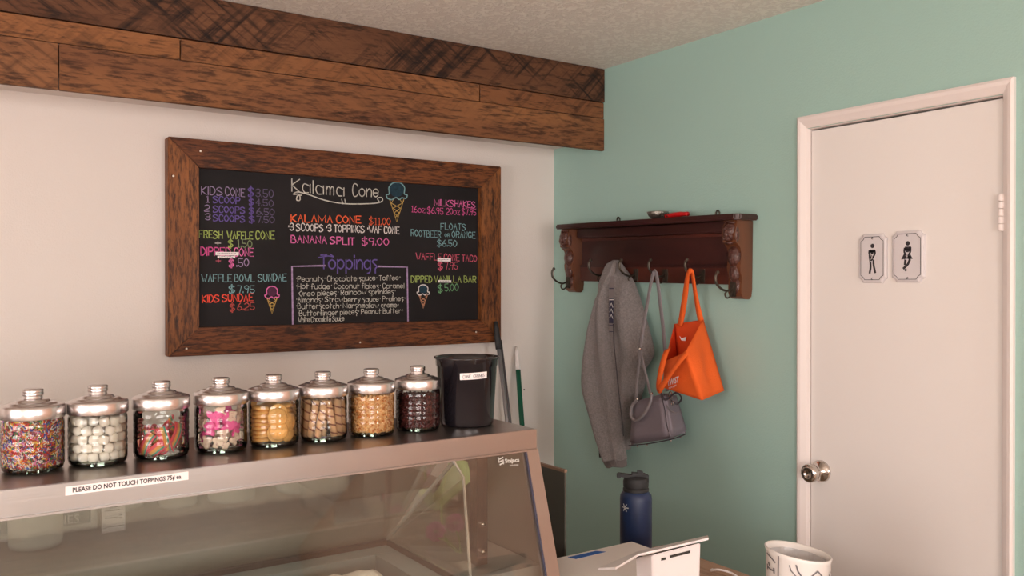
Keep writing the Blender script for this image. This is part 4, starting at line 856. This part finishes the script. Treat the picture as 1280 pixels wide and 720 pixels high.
def bracket(y0, y1):
    prof = [(0, -.0205), (.080, -.0205), (.083, -.040), (.088, -.055), (.092, -.070), (.083, -.083), (.085, -.095), (.072, -.100), (.060, -.112), (.055, -.130), (.056, -.150), (.062, -.170), (.060, -.190), (.052, -.205), (.050, -.220), (.054, -.240), (.054, -.262), (.048, -.275), (.036, -.283), (.012, -.284), (.002, -.274), (0, -.25)]
    bm = bmesh.new(); prism(bm, [Vector((-a, y0, b)) for a, b in prof], (0, y1-y0, 0)); br = fin(bm, 'bracket', M['mahogany_side'], rk, bevel=.0015)
    bm = bmesh.new()
    ym = (y0+y1)/2
    for (dx, dy, z, rx, ry, rz_) in ((.080, 0, -.058, .020, .028, .034), (.092, .011, -.050, .007, .009, .006), (.092, -.011, -.050, .007, .009, .006), (.098, 0, -.068, .008, .008, .014), (.092, 0, -.082, .012, .013, .008), (.082, 0, -.096, .010, .016, .006), (.076, .026, -.068, .012, .006, .030), (.076, -.026, -.068, .012, .006, .030), (.058, 0, -.140, .018, .027, .036), (.056, 0, -.195, .012, .022, .034), (.050, 0, -.240, .010, .024, .030)):
        r_ = bmesh.ops.create_icosphere(bm, subdivisions=2, radius=1); 
        for v in r_['verts']: v.co = Vector((-dx+v.co.x*rx, ym+dy+v.co.y*ry, z+v.co.z*rz_))
    for k in range(4): tube(bm, cat([(-.083, y0+.006, -.030-k*.014), (-.095, ym, -.026-k*.014), (-.083, y1-.006, -.030-k*.014)], 4), .003, 6)
    c = fin(bm, 'carving', M['carve'], None, smooth=True); c.parent = br
bracket(.022, .080); bracket(.920, .978)
def hook(y, z, px_, side=0):
    bm = bmesh.new(); X_ = -px_
    box(bm, X_-.005, X_, y-.011, y+.011, z-.024, z+.024); box(bm, X_-.008, X_-.005, y-.006, y+.006, z-.018, z+.018)
    P = cat([(X_-.006, y, z+.004), (X_-.030, y, z-.004), (X_-.060, y, z+.004), (X_-.082, y, z+.022), (X_-.086, y, z+.045), (X_-.078, y, z+.055)], 5); n = len(P)
    tube(bm, P, [.0035+.0015*(k/n) for k in range(n)], 8, up=(0, 1, 0)); 
    r_ = bmesh.ops.create_icosphere(bm, subdivisions=2, radius=.0065)
    for v in r_['verts']: v.co += Vector((X_-.077, y, z+.057))
    P = cat([(X_-.006, y, z-.012), (X_-.020, y, z-.026), (X_-.034, y, z-.026), (X_-.040, y, z-.014), (X_-.034, y, z-.008)], 5); tube(bm, P, .003, 8, up=(0, 1, 0))
    fin(bm, 'hook', M['hook'], rk, smooth=False)
HY = [2.702-1.942, 2.517-1.942, 2.355-1.942, 2.171-1.942]
for y in HY: hook(y, -.208, .020)
hook(.051, -.252, .060); hook(.949, -.243, .060)
for y in (.175, .70):
    bm = bmesh.new(); tube(bm, [(-.006, y-.008, -.002), (-.006, y-.008, .014), (-.006, y-.003, .022), (-.006, y+.003, .022), (-.006, y+.008, .014), (-.006, y+.008, -.002)], .003, 6); fin(bm, 'hanger_loop', M['hook'], rk)
# things on the shelf top
def top_z(Y): return 1.762 + (Y-1.942)*math.tan(math.radians(1.03)) + .0005
dpos = PX(821, 268, XG-.06)
bm = bmesh.new(); lathe(bm, [(0, 0), (.018, 0), (.034, .010), (.041, .026), (.040, .027), (.032, .012), (0, .004)], n=28); o = fin(bm, 'metal_dish', mat('hammered grey metal', (.30, .28, .25), .35, .9, bump=(120, .5, ONE)), smooth=True, loc=(XG-.055, dpos.y, top_z(dpos.y))); tag(o, 'small grey metal dish on top of the coat rack shelf', 'dish')
bm = bmesh.new(); ky = PX(836, 266, XG-.055).y
for k, (dy, rr) in enumerate(((0, .008), (-.014, .007), (.012, .006))):
    tube(bm, [(rr*math.cos(t*PI/6), dy, .008+rr*math.sin(t*PI/6)) for t in range(13)], .0016, 6)
tag(fin(bm, 'key_ring', M['hook'], loc=(XG-.075, ky, top_z(ky)+.004)), 'little metal key rings beside the dish on the rack shelf', 'keys')
ry0, ry1 = PX(861, 268, XG-.06).y, PX(834, 268, XG-.06).y
bm = bmesh.new(); tube(bm, cat([(0, 0, .011), (0, (ry1-ry0)*.3, .012), (0, (ry1-ry0)*.7, .011), (0, ry1-ry0, .009)], 4), [.010]*4+[.012]*5+[.011]*4, 10, flat=.8, up=(0, 0, 1)); rg = fin(bm, 'red_tool', mat('glossy red plastic', (.55, .01, .012), .3), smooth=True, loc=(XG-.065, ry0, top_z(ry0)))
tag(rg, 'glossy red plastic handle lying on the coat rack shelf', 'tool')
# ---------------------------------------------------------------- hanging soft goods
def interp(rows, n):
    out = []
    P = cat([Vector((r[0], r[1], r[2])) for r in rows], n); return [(p.x, p.y, p.z) for p in P]
def cloth_loft(name, rows, xb, thick, m, parent, ncs=36, folds=(5, .12), seed=0, lean=0.0, tmin=.25):
    """rows: (v, uL, uR) pixel outline; xb: plane near the wall; thick: front bulge in metres"""
    rows = interp(rows, 5); bm = bmesh.new(); rings = []; v0, v1 = rows[0][0], rows[-1][0]
    for (v, ul, ur) in rows:
        f = (v-v0)/(v1-v0); X_ = xb - lean*f; A, B2 = PX(ul, v, X_), PX(ur, v, X_); c = (A+B2)/2; hw = (B2-A)/2
        tk = thick*min(1, tmin+f*4)*min(1, hw.length/.03); ring = []
        for k in range(ncs):
            t = 2*PI*k/ncs; fo = 1+folds[1]*math.sin(folds[0]*t+seed+f*3.0)*min(1, f*3)+.06*math.sin(3*t+f*9+seed)
            ring.append(bm.verts.new(c + hw*math.cos(t)*(1+.0*fo) + Vector((-tk*math.sin(t)*fo*(1 if math.sin(t) > 0 else .35), 0, .003*math.sin(5*t+seed)*f))))
        rings.append(ring)
    for A, B2 in zip(rings, rings[1:]):
        for k in range(ncs): bm.faces.new((A[k], A[(k+1) % ncs], B2[(k+1) % ncs], B2[k]))
    bm.faces.new(rings[0]); bm.faces.new(rings[-1])
    return kid(fin(bm, name, m, smooth=True), parent)
tip2 = PX(771, 328, XG-.10)
ja = empty('hooded_sweatshirt', (XG-.10, tip2.y, tip2.z-.02), 'heather grey zip sweatshirt hanging from the second hook', 'sweatshirt')
cloth_loft('body', [(325, 768, 773), (335, 762, 781), (350, 758, 791), (370, 754, 799), (390, 750, 805), (410, 748, 811), (430, 746, 816), (445, 747, 817), (462, 748, 807), (480, 749, 806), (505, 752, 799), (530, 756, 793), (545, 760, 789), (562, 764, 786)], XG-.040, .075, M['sweat'], ja, folds=(6, .24), seed=1, tmin=.5)
cloth_loft('sleeve', [(v_, a_+(4 if v_ > 360 else 2), b_) for v_, a_, b_ in [(327, 765, 770), (350, 757, 768), (370, 751, 766.5), (390, 745, 766), (410, 739, 767), (430, 735, 768), (450, 731, 770), (478, 728, 773), (495, 730, 775), (520, 737.5, 778), (545, 745, 780), (565, 753, 782), (574, 757.5, 783)]], XG-.088, .060, M['sweat'], ja, folds=(5, .20), seed=2.5, tmin=.4)
cloth_loft('cuff', [(573, 757.5, 783), (578, 759.5, 783.2), (583, 761.5, 783.5)], XG-.088, .045, M['rib'], ja, folds=(4, .05), seed=2.5, tmin=1)
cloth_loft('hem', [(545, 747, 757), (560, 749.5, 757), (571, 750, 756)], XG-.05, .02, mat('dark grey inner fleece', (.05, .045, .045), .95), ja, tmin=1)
# neck tape seen in the opening
M['tape_navy'] = mat('navy neck label', (.018, .016, .045), .7); M['tape_white'] = mat('white label print', (.7, .66, .64), .7); M['tape_grey'] = mat('grey neck tape', (.20, .17, .17), .8)
def quadstrip(bm, pts, X_, mi):
    v = [bm.verts.new(PX(u, vv, X_)) for u, vv in pts]; bm.faces.new(v).material_index = mi
Xn = XG-.152
bm = bmesh.new()
quadstrip(bm, [(763.5, 345), (767.5, 345), (767.5, 373), (761.5, 373)], Xn+.002, 2)
quadstrip(bm, [(761.5, 373), (767, 373), (766.8, 404), (761.2, 404)], Xn, 0)
quadstrip(bm, [(761.2, 404), (766, 404), (765, 421), (762.2, 419)], Xn+.001, 2)
for (v0_, v1_) in ((360, 361.3), (374, 375.2), (406, 407), (414, 415)): quadstrip(bm, [(761.5, v0_), (767.2, v0_), (767.2, v1_), (761.5, v1_)], Xn-.001, 1 if v0_ == 374 else 0)
NRM = Vector((-1, 0, 0))
for zz in (379, 386, 393):
    ribbon(bm, [PX(762.2, zz+4, Xn-.0012), PX(764.2, zz, Xn-.0012), PX(766, zz+5, Xn-.0012)], .0035, 1)
kid(fin(bm, 'neck_label', [M['tape_navy'], M['tape_white'], M['tape_grey']], norm=False), ja)
bm = bmesh.new(); tube(bm, cat([PX(766.5, 405, XG-.150), PX(767.5, 430, XG-.146), PX(770, 455, XG-.140), PX(773.5, 490, XG-.132), PX(777, 520, XG-.126), PX(779.5, 545, XG-.12)], 6), .0022, 6); kid(fin(bm, 'zip_seam', mat('dark seam', (.05, .04, .045), .7), smooth=True), ja)
# purse
pu = empty('handbag', (XG-.12, PX(820, 500, XG-.12).y, 1.25), 'mauve grey leather handbag hanging by its long strap from the third hook', 'handbag')
def shape8(name, Fp, Xf, Bp, Xb_, m, par, sub=5, puff=.012, bevel=0.0):
    """front quad pixels TL,TR,BR,BL at X=Xf ; back quad at X=Xb_"""
    f = [PX(u, v, Xf) for u, v in Fp]; b = [PX(u, v, Xb_) for u, v in Bp]; bm = bmesh.new()
    hexa(bm, [f[3], f[2], b[2], b[3], f[0], f[1], b[1], b[0]])
    bmesh.ops.bevel(bm, geom=bm.edges[:], offset=.010, segments=3, affect='EDGES', clamp_overlap=True)
    bmesh.ops.subdivide_edges(bm, edges=[e for e in bm.edges if e.calc_length() > .05], cuts=sub, use_grid_fill=True)
    bmesh.ops.recalc_face_normals(bm, faces=bm.faces[:]); bm.normal_update()
    return kid(fin(bm, name, m, smooth=True), par)
shape8('bag_body', [(789, 503), (831, 491), (838, 549), (785, 557)], XG-.150, [(812, 499), (846, 491), (862, 540), (806, 551)], XG-.045, M['lilac'], pu)
bm = bmesh.new(); tube(bm, cat([PX(786, 557, XG-.151), PX(812, 554.5, XG-.153), PX(838, 549.5, XG-.152), PX(848, 546.5, XG-.12), PX(857, 543, XG-.07)], 6), .0022, 6); kid(fin(bm, 'base_piping', mat('dark plum piping', (.04, .025, .04), .5), smooth=True), pu)
for (u, v, X_) in ((797, 558, .145), (809, 556, .145), (839, 551, .14), (851, 547, .09)):
    bm = bmesh.new(); bmesh.ops.create_icosphere(bm, subdivisions=2, radius=.0035); bmesh.ops.translate(bm, verts=bm.verts, vec=PX(u, v, XG-X_)); kid(fin(bm, 'foot_stud', M['chrome'], smooth=True), pu)
bm = bmesh.new(); tube(bm, cat([PX(797, 500, XG-.158), PX(790, 508, XG-.163), PX(789, 520, XG-.166), PX(795, 526, XG-.168), PX(804, 519, XG-.168), PX(812, 506, XG-.163), PX(815, 493, XG-.158)], 6), .0062, 8); kid(fin(bm, 'handle', M['lilac_strap'], smooth=True), pu)
bm = bmesh.new(); tube(bm, cat([PX(826, 492, XG-.152), PX(831, 512, XG-.156), PX(833.5, 530, XG-.157), PX(836, 540, XG-.155)], 6), .0018, 6); kid(fin(bm, 'side_seam', mat('dark plum seam', (.04, .03, .04), .6), smooth=True), pu)
hk3 = PX(818.5, 339, XG-.080)
def strap(name, pix, w_, m, par, up=(1, 0, 0), flat=.22):
    bm = bmesh.new(); tube(bm, cat([PX(u, v, XG-x) for u, v, x in pix], 6), w_, 8, flat=flat, up=up); return kid(fin(bm, name, m, smooth=True), par)
strap('strap', [(817.5, 340, .095), (814, 352, .10), (808, 385, .14), (803, 415, .150), (800, 437, .155)], .0092, M['lilac_strap'], pu)
strap('strap', [(800, 437, .155), (798.5, 455, .158), (796, 480, .158), (795, 501, .152)], .0070, M['lilac_strap'], pu)
strap('strap', [(800.5, 437, .157), (804, 455, .158), (809, 475, .158), (813, 493, .153)], .0070, M['lilac_strap'], pu)
strap('strap', [(819.5, 340, .095), (822, 352, .09), (826, 385, .075), (830, 420, .06), (832, 455, .06), (834, 489, .08)], .0092, M['lilac_strap'], pu)
strap('strap', [(817, 341.5, .094), (818.5, 338.5, .095), (820, 341.5, .094)], .0065, M['lilac_strap'], pu)
for (u, v, x) in ((800, 436, .160), (796.5, 499, .160), (814.5, 492, .160)):
    bm = bmesh.new(); bmesh.ops.create_uvsphere(bm, u_segments=12, v_segments=8, radius=.0055); bmesh.ops.translate(bm, verts=bm.verts, vec=PX(u, v, XG-x)); kid(fin(bm, 'buckle', M['chrome'], smooth=True), pu)
bm = bmesh.new(); c = PX(838, 495, XG-.13); tube(bm, [c+Vector((0, .008*math.cos(t*PI/6), .016*math.sin(t*PI/6))) for t in range(13)], .0018, 6); c = PX(840.5, 504, XG-.13); tube(bm, [c+Vector((0, .005*math.cos(t*PI/6), .007*math.sin(t*PI/6))) for t in range(13)], .0016, 6); kid(fin(bm, 'clasp_ring', M['chrome'], smooth=True), pu)
strap('tag_loop', [(826, 490, .15), (832, 500, .155), (845, 491, .12), (852, 498, .10), (846, 505, .11), (838, 500, .13)], .004, mat('dark leather tag', (.05, .04, .05), .5), pu)
strap('side_tab', [(834, 507, .145), (838, 513, .142), (845, 516, .12), (852, 512, .09)], .0035, M['lilac_strap'], pu)
# orange tote
to = empty('tote_bag', (XG-.12, PX(862, 450, XG-.12).y, 1.35), 'bright orange fabric tote bag hanging open from the fourth hook', 'tote bag')
Bt1, Bt2, Bb2, Bb1 = PX(843, 405, XG-.050), PX(879, 399.5, XG-.055), PX(905, 488, XG-.045), PX(850, 482, XG-.03)
Ft1, Ft2, Fb2, Fb1 = PX(831, 452, XG-.150), PX(857, 441, XG-.205), PX(877.5, 500, XG-.175), PX(829, 484, XG-.165)
def patch(bm, P, nu, nv, amp, seed, mi=0, nrm=None):
    a, b, c, d = P; n_ = (b-a).cross(d-a).normalized(); g = []
    for j in range(nv+1):
        r_ = []
        for i in range(nu+1):
            s_, t = i/nu, j/nv; p = a.lerp(b, s_).lerp(d.lerp(c, s_), t); e_ = math.sin(PI*s_)*math.sin(PI*t)
            p = p + n_*amp*e_*(math.sin(s_*6+seed)+.6*math.sin(t*7+s_*4+seed*2)); r_.append(bm.verts.new(p))
        g.append(r_)
    for A, B2 in zip(g, g[1:]):
        for i in range(nu): bm.faces.new((A[i], A[i+1], B2[i+1], B2[i])).material_index = mi
def panel(name, P, m, amp=.006, seed=0):
    bm = bmesh.new(); patch(bm, P, 10, 12, amp, seed); o = fin(bm, name, [m], smooth=True); s = o.modifiers.new('t', 'SOLIDIFY'); s.thickness = .0015; return kid(o, to)
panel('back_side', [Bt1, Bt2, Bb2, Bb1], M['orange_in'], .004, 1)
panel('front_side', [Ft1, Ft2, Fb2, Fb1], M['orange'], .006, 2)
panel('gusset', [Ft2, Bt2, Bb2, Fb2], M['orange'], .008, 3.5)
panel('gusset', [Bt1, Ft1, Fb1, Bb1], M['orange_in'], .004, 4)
panel('base', [Fb1, Fb2, Bb2, Bb1], M['orange'], .002, 5)
bm = bmesh.new()
for A, B2 in ((Ft2, Fb2), (Fb2, Bb2), (Ft2, Bt2), (Ft1, Ft2)): tube(bm, [A.lerp(B2, k/6) for k in range(7)], .0016, 6)
kid(fin(bm, 'seam_binding', M['orange'], smooth=True), to)
def band(name, pix, w_, m=None):
    bm = bmesh.new(); P = cat([PX(u, v, XG-x) for u, v, x in pix], 6); rows = []
    for i, p in enumerate(P):
        t = (P[min(i+1, len(P)-1)]-P[max(i-1, 0)]).normalized(); s = Vector((-1, 0, 0)).cross(t).normalized()*w_/2
        s = s + Vector((-.25, 0, 0))*w_/2*math.sin(i*.2); rows.append((bm.verts.new(p+s), bm.verts.new(p-s)))
    for A, B2 in zip(rows, rows[1:]): bm.faces.new((A[0], A[1], B2[1], B2[0]))
    o = fin(bm, name, m or M['orange'], smooth=True); sd = o.modifiers.new('t', 'SOLIDIFY'); sd.thickness = .002; sd.offset = 0; return kid(o, to)
band('handle', [(850, 407, .056), (853, 392, .06), (857, 365, .08), (859, 348, .095), (860.5, 341, .104), (863, 339.5, .106), (865.5, 343, .100), (868.5, 362, .08), (872.5, 385, .065), (876.5, 402, .058)], .022)
band('handle', [(859, 441, .212), (849, 452, .220), (838, 467, .222), (827, 484, .220), (823.5, 488, .212), (823, 481, .204), (826, 465, .196), (830, 449, .185), (834, 438, .172), (838, 436, .155)], .021)
put = lambda s_, t, o_=.004: (Ft1.lerp(Ft2, s_).lerp(Fb1.lerp(Fb2, s_), t))
tx, ty = (put(.75, .55)-put(.25, .62)), (put(.4, .3)-put(.4, .7))
nn_ = tx.cross(ty).normalized(); nn_ = nn_ if nn_.x < 0 else -nn_
pT = PX(837.5, 482, XG-.182)
put_text('TWIST', .028, pT+nn_*.010, PX(855.5, 475, XG-.195)-PX(838, 481, XG-.185), Vector((0, .03, 1)), M['paper'], to, width=.066, bold=.0008, name='print_lettering')
put_text('frozen yogurt', .010, PX(839, 486, XG-.182)+nn_*.010, PX(853, 479, XG-.19)-PX(839, 485, XG-.182), Vector((0, .03, 1)), M['paper'], to, width=.045, name='print_lettering')
bm = bmesh.new(); v = [bm.verts.new(PX(u, vv, XG-.062)) for u, vv in ((849.5, 420), (852, 423), (858, 421), (857, 426), (852, 425.5))]; bm.faces.new(v); o = fin(bm, 'care_tag', M['paper']); s = o.modifiers.new('t', 'SOLIDIFY'); s.thickness = .001; kid(o, to)
# small screw hole on the white wall
o = PY(655, 487, YW-.001); bm = bmesh.new(); lathe(bm, [(0, 0), (.003, 0), (.003, .002), (0, .002)], n=10); bmesh.ops.rotate(bm, verts=bm.verts, matrix=Matrix.Rotation(PI/2, 3, 'X')); bmesh.ops.translate(bm, verts=bm.verts, vec=o); S(fin(bm, 'trim_3', M['gap']))
